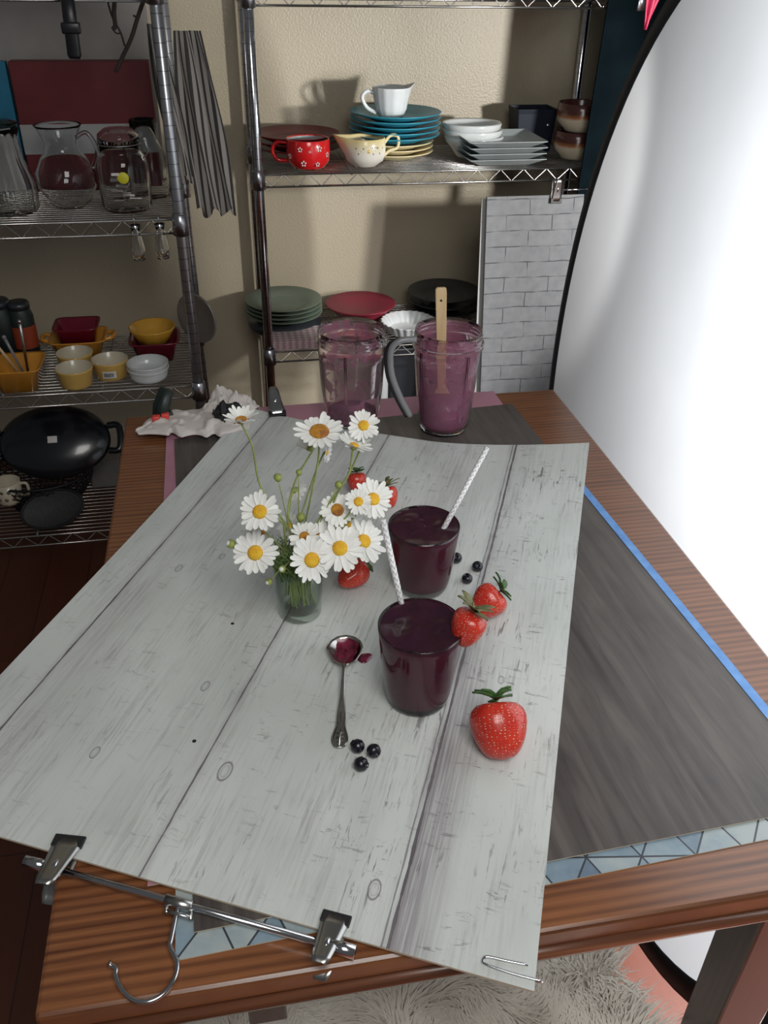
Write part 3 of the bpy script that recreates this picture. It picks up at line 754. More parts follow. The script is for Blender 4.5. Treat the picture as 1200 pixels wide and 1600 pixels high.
# ------------------------------------------------------------------ blender jars
def jar(name, label, x, y, H, R0, R1, heavy):
    z0 = .7544
    t = thing(name, label, 'blender jar', (x, y, z0))
    outp = [(0, 0), (R0*.72, 0), (R0*.9, .004), (R0, .016), (R0+(R1-R0)*.45, H*.40), (R0+(R1-R0)*.8, H*.70), (R1*.97, H*.86), (R1*1.02, H*.868), (R1*1.03, H*.885), (R1*.985, H*.893), (R1*.985, H*.91), (R1*1.01, H*.917), (R1*.985, H*.925), (R1*.985, H*.945), (R1*1.01, H*.952), (R1*.985, H*.96), (R1*.985, H*.99), (R1*.97, H)]
    inp = [(R1*.93, H*.995), (R1*.93, H*.87), (R0+(R1-R0)*.8-.002, H*.70), (R0+(R1-R0)*.45-.002, H*.40), (R0-.002, .018), (R0*.86, .007), (0, .0055)]
    bm = NB(); lathe(bm, outp+inp, 64); obj('jar_wall', bm, M['plastic_clear'], t)
    bm = NB()
    for k in range(4):
        a = PI/2*k-1.9 if not heavy else PI/2*k-1.15
        tube(bm, [((R0+.0)*math.cos(a), (R0)*math.sin(a), .02), ((R0+(R1-R0)*.45+.0005)*math.cos(a), (R0+(R1-R0)*.45+.0005)*math.sin(a), H*.4), ((R1*.975)*math.cos(a), (R1*.975)*math.sin(a), H*.83)], .0022, 8)
    obj('grip_rib', bm, M['plastic_clear'], t)
    bm = NB(); lathe(bm, [(0, .0062), (R0*.84, .0075), (R0-.0028, .019), (R0+(R1-R0)*.45-.0028, H*.40), (R0+(R1-R0)*.8-.0028, H*.70), (R1*.92, H*.87), (R1*.92, H*.975)], 64)
    obj('smoothie_residue', bm, M['residue_heavy' if heavy else 'residue_light'], t)
    f = .36 if heavy else .07
    bm = NB(); lathe(bm, [(0, .0066), (R0*.82, .008), (R0-.0034, .019), (R0+(R1-R0)*.45*(f/.4)-.0036, H*f), (0, H*f-.001)], 48)
    obj('settled_smoothie', bm, M['residue_pool'], t)
    return t
jl = jar('blender_jar', 'left tall clear blender jar smeared with purple smoothie, without a handle', .190, 1.306, .166, .045, .0555, False)
jr = jar('blender_jar', 'right tall clear blender jar with handle and a wooden spatula inside', .339, 1.256, .177, .043, .0545, True)
# handle of the right jar: from the ring down to the lower wall
hp = [aty(*p, 1.235) for p in ((650, 530), (625, 533), (611, 548), (612, 585), (625, 620), (641, 650))]
bm = NB(); pth = catmull(hp, 8); tube(bm, pth, .0052, 12); obj('handle', L(bm, jr), M['handle_grey'], jr)
bm = NB(); pth2 = [p+Vector((-.005, .004, -.001)) for p in pth]; tube(bm, pth2, .0045, 10); obj('handle_grip', L(bm, jr), M['black_plastic'], jr)
bm = NB(); lathe(bm, [(.0555, .150), (.0575, .1505), (.0575, .157), (.0555, .1575)], 64, closed=True); obj('handle_ring', bm, M['plastic_clear'], jr)
# wooden spatula
S0 = Vector((.338, 1.262, .7544+.012)); S1 = aty(689, 449, 1.262)
sp = thing('wooden_spatula', 'pale wooden spatula standing handle up in the right blender jar', 'spatula', S0)
dS = (S1-S0); zt = dS.normalized(); xt = (cam_right-zt*cam_right.dot(zt)).normalized(); yt = zt.cross(xt)
Bs = Matrix((xt, yt, zt)).transposed().to_4x4()
def slab(prof, th):
    bm = NB(); rows = []
    for (z, wdt) in prof: rows.append([bm.verts.new(Bs @ Vector((x, y, z))) for x, y in ((-wdt, -th), (wdt, -th), (wdt, th), (-wdt, th))])
    for a, b in zip(rows, rows[1:]):
        for k in range(4): bm.faces.new((a[k], a[(k+1) % 4], b[(k+1) % 4], b[k]))
    bm.faces.new(rows[0][::-1]); bm.faces.new(rows[-1]); return bm
Ls = dS.length
obj('handle', slab([(.06, .007), (.10, .0072), (Ls-.01, .0088), (Ls-.002, .0085), (Ls, .006)], .0032), M['beech'], sp, smooth=False, bevel=.0012)
obj('blade', slab([(0, .014), (.045, .016), (.062, .0075)], .002), M['beech'], sp, smooth=False, bevel=.001)
bm = NB(); tube(bm, [Bs @ Vector((0, -.0036, Ls-.020)), Bs @ Vector((0, .0036, Ls-.020))], .0019, 12); obj('hanging_hole', bm, M['twig'], sp)

# ------------------------------------------------------------------ vase and daisies
VX, VY = .053, .808
VR0, VR1, VH = .0255, .0285, .073
t = thing('glass_vase', 'small clear glass tumbler of water holding the daisies', 'vase', (VX, VY, BT))
bm = NB(); lathe(bm, [(0, 0), (VR0*.85, 0), (VR0, .004), (VR1-.001, VH*.5), (VR1, VH), (VR1-.0012, VH+.0006), (VR1-.0022, VH), (VR1-.0032, VH*.5), (VR0-.002, .013), (VR0*.8, .010), (0, .009)], 56); obj('glass_wall', bm, M['vase_glass'], t)
bm = NB(); lathe(bm, [(0, .0088), (VR0*.8, .0098), (VR0-.0012, .0133), (VR1-.0022, VH*.5), (VR1-.0012, VH*.95), (0, VH*.95)], 56); obj('water', bm, M['water'], t)

def petals_mesh(R, rd, n, rng, cup, miss=0):
    bm = NB()
    for k in range(n):
        if rng.random() < miss: continue
        a = 2*PI*k/n+rng.uniform(-.09, .09); l = (R-rd*.7)*rng.uniform(.80, 1.08); w_ = R*.126*rng.uniform(.8, 1.15); lay = (k % 2)*.0006
        dirv = Vector((math.cos(a), math.sin(a), 0)); sd = Vector((-math.sin(a), math.cos(a), 0)); cu = cup+rng.uniform(-.16, .16); bend = rng.uniform(-.10, .12)
        rows = []
        for j, (s_, ww) in enumerate(((0, .45), (.2, .75), (.5, 1.0), (.8, .95), (.95, .6), (1.0, .28))):
            q = dirv*(rd*.7+l*s_*math.cos(cu*.9))+Vector((0, 0, lay+l*s_*math.sin(cu)-bend*l*s_*s_))
            rows.append([bm.verts.new(q+sd*(-w_*ww)+Vector((0, 0, w_*.22))), bm.verts.new(q), bm.verts.new(q+sd*(w_*ww)+Vector((0, 0, w_*.22)))])
        for A, B in zip(rows, rows[1:]):
            for c_ in range(2): bm.faces.new((A[c_], A[c_+1], B[c_+1], B[c_]))
    return bm
def daisy(label, px, py, rpx, Y, nrm, eye=.34, brown=False, cup=.12, stem=True, foot=None, miss=0.0, seed=0, via=None):
    P = aty(px, py, Y); rng = random.Random(seed*13+5)
    c_ = (CAM-P).normalized(); n_ = (c_*nrm[0]+Vector((0, 0, 1))*nrm[1]+cam_right*nrm[2]).normalized()
    R = msize(rpx*1.07, P)
    t = thing('daisy', label, 'flower', P)
    R3 = frame_from(n_, rng.random()*6).to_4x4(); rd = R*eye
    bm = petals_mesh(R, rd, 22, rng, cup, miss); bmesh.ops.transform(bm, matrix=R3, verts=bm.verts); obj('petals', bm, M['petal'], t)
    bm = NB(); lathe(bm, [(rd*.9, -.0005), (rd, rd*.12), (rd*.9, rd*.38), (rd*.6, rd*.56), (rd*.25, rd*.55), (0, rd*.50)], 22, R3); obj('flower_eye', bm, M['eye_brown' if brown else 'eye'], t)
    bm = NB(); lathe(bm, [(0, -R*.24), (R*.08, -R*.22), (R*.22, -R*.10), (rd*1.02, -.0003), (rd*.5, .0)], 16, R3); obj('calyx', bm, M['stem'], t)
    if stem:
        ft = foot or Vector((VX+rng.uniform(-.014, .014), VY+rng.uniform(-.012, .012), BT+rng.uniform(.014, .022)))
        mouth = Vector((VX+rng.uniform(-.016, .016)+(P.x-VX)*.12, VY+rng.uniform(-.012, .012), BT+VH+.002))
        base = P-n_*R*.22; k1 = base-n_*R*.7+Vector((0, 0, -.004))
        path = [base]+([Vector(v_) for v_ in via] if via else [])
        mid = path[-1].lerp(mouth, .5)+Vector((0, .004, .004))
        pp = bez(base, base.lerp(mouth, .35)+(-n_)*R*.6, mouth, 10) if not via else catmull(path+[mid, mouth], 6)
        pp += bez(mouth, mouth.lerp(ft, .4), ft, 4)[1:]
        bm = NB(); tube(bm, [p-P for p in pp], .0011, 7); obj('stem', bm, M['stem'], t)
    return t
D = [
 ('daisy seen from the side on the longest stem, top left of the bunch', 377, 657, 27, .80, (.02, 1.0, -.05), .34, True, .48),
 ('wide flat daisy at the top centre of the bunch with orange eye', 499, 676, 37, .80, (.32, .95, .0), .40, True, .12),
 ('small round daisy highest at the right, facing the camera', 568, 665, 24, .80, (.9, .25, -.05), .34, False, .1),
 ('daisy opened sideways to the right under the highest right one, eye hidden', 553, 697, 30, .79, (-.10, .95, .25), .25, False, .34),
 ('half closed daisy turned away under the wide top centre one', 486, 700, 24, .815, (-.62, .70, -.30), .3, False, .80),
 ('large daisy on the far left of the bunch, yellow eye, above its twin', 406, 800, 32, .775, (.95, .25, -.2), .34, False, .06),
 ('large daisy lowest on the left of the bunch, yellow eye', 399, 864, 34, .770, (.95, .15, -.2), .34, False, .06),
 ('daisy with orange eye left of the small greenish eyed one', 527, 797, 27, .80, (.9, .25, .2), .36, True, .05),
 ('small daisy with greenish yellow eye between two larger ones at the upper right', 560, 784, 20, .785, (.95, .2, 0), .36, False, .05),
 ('daisy at the upper right of the bunch half hidden behind the small one', 583, 780, 31, .80, (.85, .3, .35), .32, False, .05),
 ('smaller daisy with broken orange eye at the left of the lower cluster', 476, 839, 24, .79, (.9, .3, -.2), .34, True, .1),
 ('daisy with large brownish orange eye in the middle of the lower cluster', 501, 845, 33, .79, (.9, .35, 0), .36, True, .05),
 ('big daisy in front at the right of the lower cluster, above the strawberry', 531, 857, 37, .765, (.95, .25, .05), .31, False, .04),
 ('daisy at the far right of the lower cluster beside the straw', 568, 846, 34, .785, (.85, .2, .45), .32, False, .05),
 ('lowest daisy of the bunch hanging over the vase rim', 487, 875, 35, .758, (.9, -.05, .2), .33, False, .04),
 ('brownish eyed daisy drooping between the two large left ones', 404, 832, 26, .80, (.55, -.7, .1), .38, True, -.3),
 ('pale blurred daisy hanging behind the middle stems', 461, 766, 19, .85, (-.3, -.6, .4), .3, False, .2),
 ('daisy hidden behind the right side of the lower cluster', 541, 822, 30, .82, (.7, .5, .3), .3, False, .1),
 ('daisy hidden behind the left side of the lower cluster', 452, 822, 20, .83, (.5, .3, -.6), .3, False, .2),
 ('tiny daisy behind the stem of the wide top centre one', 510, 707, 15, .86, (.4, -.3, .8), .3, False, .2),
]
V3 = lambda a, b, Y: aty(a, b, Y)
vias = {0: [V3(395, 700, .80), V3(407, 760, .80)], 1: [V3(497, 720, .80), V3(485, 780, .80)], 2: [V3(563, 700, .80), V3(540, 750, .80)], 3: [V3(545, 740, .795), V3(530, 765, .80)], 4: [V3(462, 750, .81), V3(450, 800, .81)], 5: [V3(440, 815, .80)]}
for i, (lb, px, py, rp, Y, n_, ey, br_, cp) in enumerate(D):
    daisy(lb, px, py, rp, Y, n_, ey, br_, cp, seed=i, via=vias.get(i), miss=.10 if i in (10, 15) else 0)
# buds
for i, (lb, px, py, r_, Y) in enumerate([
    ('closed green bud left of the tall middle stems', 434, 746, 6.5, .81), ('small green bud halfway up the half closed daisy stem', 467, 738, 5, .81),
    ('bud with white tip at the far left of the bunch', 361, 850, 7.5, .79), ('pale bud at the vase rim', 441, 889, 6, .765),
    ('lowest bud hanging left of the vase', 420, 909, 5.5, .775), ('green bud above the lower cluster', 470, 808, 7, .81), ('tiny green bud under the highest right daisy', 529, 757, 6, .80)]):
    P = aty(px, py, Y); r_ = msize(r_, P); t = thing('daisy_bud', lb, 'flower bud', P)
    dr_ = (P-Vector((VX, VY, BT+VH))).normalized(); R3 = frame_from(dr_).to_4x4()
    bm = NB(); lathe(bm, [(0, -r_), (r_*.7, -r_*.8), (r_, 0), (r_*.85, r_*.6), (r_*.3, r_*.9), (0, r_*.85)], 14, R3); obj('bud_head', bm, M['bud'], t)
    bm = NB(); lathe(bm, [(r_*.7, r_*.65), (r_*.35, r_*1.0), (0, r_*1.12)], 10, R3); obj('bud_tip', bm, M['petal'] if i in (2, 3, 4) else M['bud'], t)
    mouth = Vector((VX+(P.x-VX)*.15, VY, BT+VH)); bm = NB()
    pp = bez(P-dr_*r_, P.lerp(mouth, .6)+Vector((0, 0, .012)), mouth, 8)+[Vector((VX+.003*i-.01, VY+.005, BT+.02))]
    tube(bm, [p-P for p in pp], .0008, 6); obj('stem', bm, M['stem'], t)
# feathery foliage and bare cut stems in the water
bm = NB(); rng = random.Random(11)
for i in range(120):
    b = Vector((VX+rng.uniform(-.022, .016), VY+rng.uniform(-.018, .018), BT+VH-.012)); an = rng.uniform(0, 2*PI)
    e = b+Vector((math.cos(an)*rng.uniform(.006, .032)-.008, math.sin(an)*rng.uniform(.004, .025), rng.uniform(.012, .045)))
    pp = bez(b, b.lerp(e, .5)+Vector((0, 0, .012)), e, 5); tube(bm, [p-Vector((VX, VY, BT)) for p in pp], [.0009, .0010, .0009, .0007, .0005, .0003], 5)
    for k in (2, 3, 4):
        q = pp[k]; s_ = Vector((rng.uniform(-1, 1), rng.uniform(-1, 1), .5))*.008; tube(bm, [q-Vector((VX, VY, BT)), q+s_-Vector((VX, VY, BT))], [.0008, .0003], 4)
fl_ = obj('feathery_foliage', bm, M['foliage']); fl_['kind'] = 'stuff'; tag(fl_, 'tuft of fine feathery green leaves at the mouth of the vase', 'leaves', loc=(VX, VY, BT))
bm = NB()
for i in range(26):
    a = rng.uniform(0, 2*PI); r_ = rng.uniform(.002, .020)
    b = Vector((r_*math.cos(a), r_*math.sin(a)*.9, rng.uniform(.016, .026))); e = Vector((b.x*rng.uniform(.3, 1.0)-.004, b.y*.7, VH+rng.uniform(-.002, .01)))
    tube(bm, bez(b, b.lerp(e, .5)+Vector((rng.uniform(-.004, .004), 0, 0)), e, 4), .0012, 6)
fs = obj('cut_stems', bm, M['stem']); fs['kind'] = 'stuff'; tag(fs, 'bundle of green cut stems standing in the water of the vase', 'stems', loc=(VX, VY, BT))

# ------------------------------------------------------------------ strawberries, blueberries
def interp(T, s_):
    for (a, b), (c, d) in zip(T, T[1:]):
        if s_ <= c: return b+(d-b)*(s_-a)/(c-a)
    return T[-1][1]
def strawberry(label, P, W_, Ln, axis, leaves='leaf', blunt=1.0, spin=0.0, leafl=1.0, shaft=False):
    """axis: from tip to calyx. P: centre of body"""
    t = thing('strawberry', label, 'strawberry', P); ax = Vector(axis).normalized()
    R3 = frame_from(ax, spin).to_4x4(); bm = NB(); n, mrows = 40, 26; uvl = bm.loops.layers.uv.verify(); rings = []
    for j in range(mrows+1):
        s_ = j/mrows; z = (-.5+s_)*Ln
        rr = interp(((0, .0), (.03, .20), (.08, .37), (.16, .54), (.3, .755), (.45, .91), (.6, 1.0), (.72, 1.0), (.83, .92), (.91, .76), (.96, .55), (1, .2)), s_)**(blunt if s_ < .6 else 1)*W_/2
        if s_ > .93: z -= Ln*.05*(s_-.93)/.07
        rings.append([bm.verts.new(R3 @ Vector((rr*math.cos(2*PI*k/n)*(1+.05*math.sin(2*(2*PI*k/n)+1)), rr*math.sin(2*PI*k/n)*(.93+.05*math.cos(3*(2*PI*k/n))), z))) for k in range(n)])
    for j in range(mrows):
        for k in range(n):
            k2 = (k+1) % n; f = bm.faces.new((rings[j][k], rings[j][k2], rings[j+1][k2], rings[j+1][k]))
            for lp, (a, b) in zip(f.loops, ((k, j), (k+1, j), (k+1, j+1), (k, j+1))): lp[uvl].uv = (a/n*34, b/mrows*22)
    bm.faces.new(rings[-1])
    obj('fruit', bm, M['strawberry'], t)
    bm = NB(); rng = random.Random(int(W_*1e5)+int(P[0]*1000)); zc = Ln*.46
    for k in range(9):
        a = 2*PI*k/9+rng.uniform(-.25, .25); l = W_*.42*leafl*rng.uniform(.75, 1.2); up = rng.uniform(-.1, .9); wd = W_*.12*rng.uniform(.8, 1.2)
        d_ = Vector((math.cos(a), math.sin(a), 0)); sd = Vector((-math.sin(a), math.cos(a), 0)); rows = []
        for s_, ww in ((0, .4), (.3, .95), (.6, 1.0), (.85, .55), (1.0, .05)):
            q = d_*(l*s_)+Vector((0, 0, zc+Ln*.03+l*up*s_*(1.35-s_*.7))); rows.append([bm.verts.new(R3 @ (q+sd*wd*ww*e+Vector((0, 0, abs(e)*wd*.3)))) for e in (-1, 0, 1)])
        for A, B in zip(rows, rows[1:]):
            for c_ in (0, 1): bm.faces.new((A[c_], A[c_+1], B[c_+1], B[c_]))
    obj('calyx', bm, M[leaves], t, solid=.0005)
    bm = NB(); tube(bm, [R3 @ Vector(q) for q in bez((0, 0, zc), (W_*.02, 0, zc+W_*.14), (W_*.12, 0, zc+W_*.22), 5)], .0011, 7); obj('stalk', bm, M[leaves], t)
    return t
def upv(a, b, c): return (cam_right*a+Vector((0, 0, 1))*b+Vector((0, 1, 0))*c)
P = atz(780, 1140, BT+.024); strawberry('largest strawberry standing alone at the right front of the white board', P, msize(86, P), msize(92, P), upv(.06, .62, .78), 'leaf', blunt=.62, leafl=.95, spin=.6)
P = atz(761, 942, BT+.020); strawberry('strawberry lying behind the one on the glass rim, leaves pointing right', P, .042, .044, upv(.75, .50, .35), 'leaf', leafl=1.15, spin=.3)
P = aty(729, 981, .640); strawberry('strawberry with dry green leaves perched on the rim of the front glass', P, msize(58, P), msize(62, P), upv(.30, .85, .25), 'leaf_dry', blunt=.7, leafl=1.4, spin=.9)
P = atz(550, 898, BT+.019); strawberry('strawberry lying right of the vase under the lower daisies', P, .036, .046, upv(.75, .1, .75), 'leaf', leafl=.8)
P = atz(558, 755, BT+.017); strawberry('left of the two strawberries behind the daisies, dark pointed leaves', P, .031, .034, upv(.0, .9, .35), 'leaf', leafl=1.1)
P = atz(609, 776, BT+.017); strawberry('right of the two strawberries behind the daisies, dry brownish leaves', P, .028, .032, upv(-.15, .8, .5), 'leaf_dry', leafl=1.7)
def blueberry(label, px, py, rp):
    c0 = atz(px, py, BT+.0068); r_ = msize(rp, c0); P = Vector((c0.x, c0.y, BT+r_*.93))
    t = thing('blueberry', label, 'blueberry', P); rng = random.Random(px); R3 = frame_from(Vector((rng.uniform(-1, 1), rng.uniform(-1, .4), rng.uniform(.2, 1)))).to_4x4()
    bm = NB(); lathe(bm, [(0, -r_*.93), (r_*.4, -r_*.86), (r_*.8, -r_*.58), (r_, 0), (r_*.82, r_*.58), (r_*.42, r_*.88), (r_*.34, r_*.86), (r_*.25, r_*.74), (0, r_*.70)], 30, R3); obj('berry', bm, M['blueberry'], t)
    bm = NB(); lathe(bm, [(r_*.30, r_*.85), (r_*.44, r_*1.0), (r_*.38, r_*.98), (r_*.27, r_*.80)], 20, R3, flute=.08, nf=5); obj('crown', bm, M['blueberry'], t)
for a in (('front left blueberry of the trio, top one beside the spoon', 559, 1166, 11.5), ('right blueberry of the trio at the front', 584, 1173, 11.5), ('lowest blueberry of the trio at the front', 564, 1194, 11.8),
          ('blueberry half hidden behind the rear glass', 713, 872, 9), ('rightmost blueberry of the three beside the rear glass', 746, 885, 8.8), ('blueberry nearest the strawberries beside the rear glass', 730, 904, 8.8)): blueberry(*a)

# ------------------------------------------------------------------ spoon
S0 = atz(540, 1022, BT); st = thing('silver_spoon', 'ornate old silver spoon with smoothie residue left of the front glass', 'spoon', S0)
end = atz(530, 1172, BT); ax = (end-S0); ax.z = 0; La = ax.length; ax.normalize(); sd = Vector((-ax.y, ax.x, 0))
def SP(a, b, z): return ax*a+sd*b+Vector((0, 0, z))
br_ = msize(27.5, S0)
bm = NB(); rows = []; nr_ = 9; nk = 32; ctr = bm.verts.new(SP(0, 0, .0015)); prev = None
def bowl_r(th):
    c_ = math.cos(th)
    return 1.22 if False else (1.0+.45*max(0, c_)**4)
for r in range(1, nr_+1):
    f_ = r/nr_; ring = []
    for k in range(nk):
        th = 2*PI*k/nk; rr = br_*f_*bowl_r(th)*(1+.015*math.cos(12*th)*f_); ring.append(bm.verts.new(SP(rr*math.cos(th), rr*math.sin(th)*.98, .0015+.0095*f_**2.2)))
    for k in range(nk):
        if prev is None: bm.faces.new((ctr, ring[k], ring[(k+1) % nk]))
        else: bm.faces.new((prev[k], ring[k], ring[(k+1) % nk], prev[(k+1) % nk]))
    prev = ring
obj('bowl', bm, M['silver'], st, solid=.001)
hs = [(.026, .0032, .0105), (.034, .0025, .014), (.05, .0022, .0125), (.07, .0026, .0085), (.088, .0036, .006), (.10, .0052, .005), (.112, .0050, .0042), (.120, .0058, .0036), (.130, .0092, .003), (.137, .0098, .003), (.144, .0078, .003), (.148, .0040, .003)]
k_ = La/.148
bm = NB(); rows = []
for (a, w_, z) in hs:
    a *= k_; w_ *= 1.2; rows.append([bm.verts.new(SP(a, x*w_, z+y)) for x, y in ((-1, -.0008), (-.6, .0006), (0, .0011), (.6, .0006), (1, -.0008), (0, -.0014))])
for A, B in zip(rows, rows[1:]):
    for j in range(6): bm.faces.new((A[j], A[(j+1) % 6], B[(j+1) % 6], B[j]))
bm.faces.new(rows[0][::-1]); bm.faces.new(rows[-1]); obj('handle', bm, M['silver'], st, sub=1)
bm = NB()
tube(bm, [SP(a*k_, w_*.72, z+.0013) for a, w_, z in hs[6:]]+[SP(a*k_, -w_*.72, z+.0013) for a, w_, z in hs[6:][::-1]], .00055, 6)
tube(bm, [SP(.100*k_, 0, .0064), SP(.146*k_, 0, .0044)], .0009, 6)
for a in (.128, .134, .140): tube(bm, [SP(a*k_, -.0035, .0045), SP(a*k_, .0035, .0045)], .0007, 6)
obj('handle_ornament', bm, M['silver'], st)
bm = NB(); rng = random.Random(4); prev = None; ctr = bm.verts.new(SP(-.002, .002, .0045))
for r in range(1, 7):
    ring = []
    for k in range(24):
        th = 2*PI*k/24; rr = br_*.88*r/6*bowl_r(th)*(1+.07*math.sin(3*th+1)+.05*math.sin(7*th)); h_ = .0015+.0095*(r/6*.90)**2.2
        ring.append(bm.verts.new(SP(rr*math.cos(th)+.001, rr*math.sin(th)-.0025, max(h_+.0009, .0042)+.0022*rng.random()*(1-r/7))))
    for k in range(24):
        if prev is None: bm.faces.new((ctr, ring[k], ring[(k+1) % 24]))
        else: bm.faces.new((prev[k], ring[k], ring[(k+1) % 24], prev[(k+1) % 24]))
    prev = ring
obj('smoothie_residue', bm, M['mud'], st)
P = atz(569, 1028, BT); bm = NB(); lathe(bm, [(0, .0022), (.006, .002), (.0085, .0009), (.0095, 0)], 20, Matrix.Rotation(.5, 4, 'Z') @ Matrix.Diagonal((1.0, .8, 1, 1)), flute=.12, nf=3)
tag(obj('smoothie_drip', bm, M['mud']), 'small smear of berry smoothie on the white board right of the spoon bowl', 'smear', loc=P+Vector((0, 0, .0001)))

# ------------------------------------------------------------------ wire shelving
def wire_shelf(parent, x0, x1, y0, y1, z, m, drop=.030, dy=.0185, cross=(.25, .5, .75)):
    bm = NB(); R_ = .0028
    for (a, b) in (((x0, y0), (x1, y0)), ((x0, y1), (x1, y1)), ((x0, y0), (x0, y1)), ((x1, y0), (x1, y1))):
        A, B = Vector((*a, z)), Vector((*b, z)); dn_ = Vector((0, 0, -drop)); tube(bm, [A, B], R_, 8); tube(bm, [A+dn_, B+dn_], R_, 8)
        Lg = (B-A).length; n = max(2, int(round(Lg/.062))); pts = []
        for k in range(n*2+1): pts.append(A.lerp(B, k/(n*2))+(dn_ if k % 2 else Vector((0, 0, 0))))
        tube(bm, pts, .0018, 6)
    n = int((y1-y0)/dy)
    for k in range(1, n+1):
        y = y0+(y1-y0)*k/(n+1); tube(bm, [(x0, y, z+.0005), (x1, y, z+.0005)], .0017, 6)
    for c_ in cross:
        x = x0+(x1-x0)*c_; tube(bm, [(x, y0, z-.003), (x, y1, z-.003)], .0026, 6)
    return obj('wire_shelf', L(bm, parent), m, parent)
def shelving(label, x0, x1, y0, y1, zs, H, mp, mw):
    t = thing('wire_shelving_unit', label, 'shelving unit', ((x0+x1)/2, (y0+y1)/2, 0))
    for x in (x0, x1):
        for y in (y0, y1):
            bm = NB(); tube(bm, [(x, y, .012), (x, y, H)], .0127, 20); p_ = obj('post', L(bm, t), mp, t)
            bm = NB(); lathe(bm, [(0, 0), (.017, 0), (.017, .006), (.008, .010), (.008, .02)], 16, Matrix.Translation((x, y, 0))); obj('levelling_foot', L(bm, t), M['black_rubber'], p_)
            for z in zs:
                bm = NB(); lathe(bm, [(.0135, .012), (.0165, .010), (.0185, -.034), (.0135, -.036)], 20, Matrix.Translation((x, y, z)))
                obj('shelf_collar', L(bm, t), M['dull_chrome'], p_)
    for z in zs: wire_shelf(t, x0, x1, y0, y1, z, mw)
    return t
RX0, RX1, RY0, RY1 = .100, 1.055, 2.30, 2.63
Z1, Z2, Z3 = .952, .474, 1.352
shelving('chrome wire shelving unit in the middle holding plates and jugs', RX0, RX1, RY0, RY1, [Z1, Z2, Z3], 1.9, M['post'], M['shelf_wire'])
LX0, LX1, LY0, LY1 = -1.02, -.092, 2.0, 2.36
Y1, Y2, Y3, Y4 = .925, .522, .118, 1.372
shelving('grey wire shelving unit at the left holding glassware and baking dishes', LX0, LX1, LY0, LY1, [Y1, Y2, Y3, Y4], 1.9, M['post_grey'], M['shelf_wire'])

# ------------------------------------------------------------------ dishes
def plate_prof(R, H, lip=.0): return [(0, 0), (R*.55, 0), (R*.58, .003), (R*.97, H-.003), (R, H), (R*.985, H+.001), (R*.60, .0075), (R*.5, .005), (0, .005)]
def plate_stack(name, labels, cat, x, y, z0, R, H, pitch, m, n, group, jit=.002, sx=1, sy=1):
    rng = random.Random(n+int(x*100)); first = None
    for k in range(n):
        loc = (x+rng.uniform(-jit, jit), y+rng.uniform(-jit, jit), z0+k*pitch)
        if first is None:
            bm = NB(); lathe(bm, plate_prof(R, H), 56, sx=sx, sy=sy); first = obj(name, bm, M[m]); tag(first, labels[k], cat, group, loc)
        else:
            o = first.copy(); COL.objects.link(o); o.location = loc; o['label'] = labels[k]
ordn = lambda base, n, where: [base % s_ for s_ in ({2: ['lower', 'upper'], 3: ['lowest', 'middle', 'topmost'], 4: ['lowest', 'second lowest', 'second highest', 'topmost'], 5: ['lowest', 'second lowest', 'middle', 'second highest', 'topmost']}[n])]
SZ = Z1+.0025
def pxpos(px, py, Y): P = aty(px, py, Y); return P
P = pxpos(463, 190, 2.475); R_ = msize(68, P)
plate_stack('dinner_plate', ordn('%s of three dark red plates at the left of the upper shelf', 3, ''), 'plate', P.x, 2.475, SZ+.012, R_, .024, .016, 'dark_red_cer', 3, 'dark red plates on the upper shelf')
P = pxpos(617, 174, 2.49); PX = P.x; R_ = msize(72, P)
plate_stack('salad_plate', ordn('%s of three cream plates at the bottom of the mixed stack', 3, ''), 'plate', PX-.003, 2.49, SZ, R_*.90, .019, .0125, 'cream', 3, 'cream plates on the upper shelf')
tz0 = SZ+.0125*3+.004
plate_stack('dinner_plate', ordn('%s of five turquoise plates stacked under the white jug', 5, ''), 'plate', PX, 2.49, tz0, R_, .020, .0135, 'turquoise', 5, 'turquoise plates on the upper shelf')
tz1 = tz0+.0135*4+.006
# white jug on top
def handle_tube(bm, pts, r): tube(bm, catmull(pts, 8), r, 10)
JR = msize(30, pxpos(609, 155, 2.45))
t = thing('cream_jug', 'small white jug standing on top of the turquoise plates', 'jug', (pxpos(611, 160, 2.48).x, 2.478, tz1))
JH = .074
bm = NB(); lathe(bm, [(0, 0), (JR*.62, 0), (JR*.66, .004), (JR*.84, JH*.30), (JR*.93, JH*.65), (JR*1.0, JH*.95), (JR*1.02, JH), (JR*.97, JH), (JR*.88, JH*.65), (JR*.75, JH*.25), (0, .006)], 48, flute=.018, nf=12)
for v in bm.verts:
    if v.co.z > JH*.7 and v.co.x > JR*.5:
        k = (v.co.z/JH-.7)/.3*max(0, 1-abs(v.co.y)/(JR*.6)); v.co.x += JR*.25*k; v.co.z += .010*k
obj('jug_body', bm, M['white_cer'], t)
bm = NB(); handle_tube(bm, [(-JR*.9, 0, JH*.80), (-JR*1.30, 0, JH*.86), (-JR*1.55, 0, JH*.66), (-JR*1.30, 0, JH*.33), (-JR*.80, 0, JH*.14)], .0052); obj('handle', bm, M['white_cer'], t)
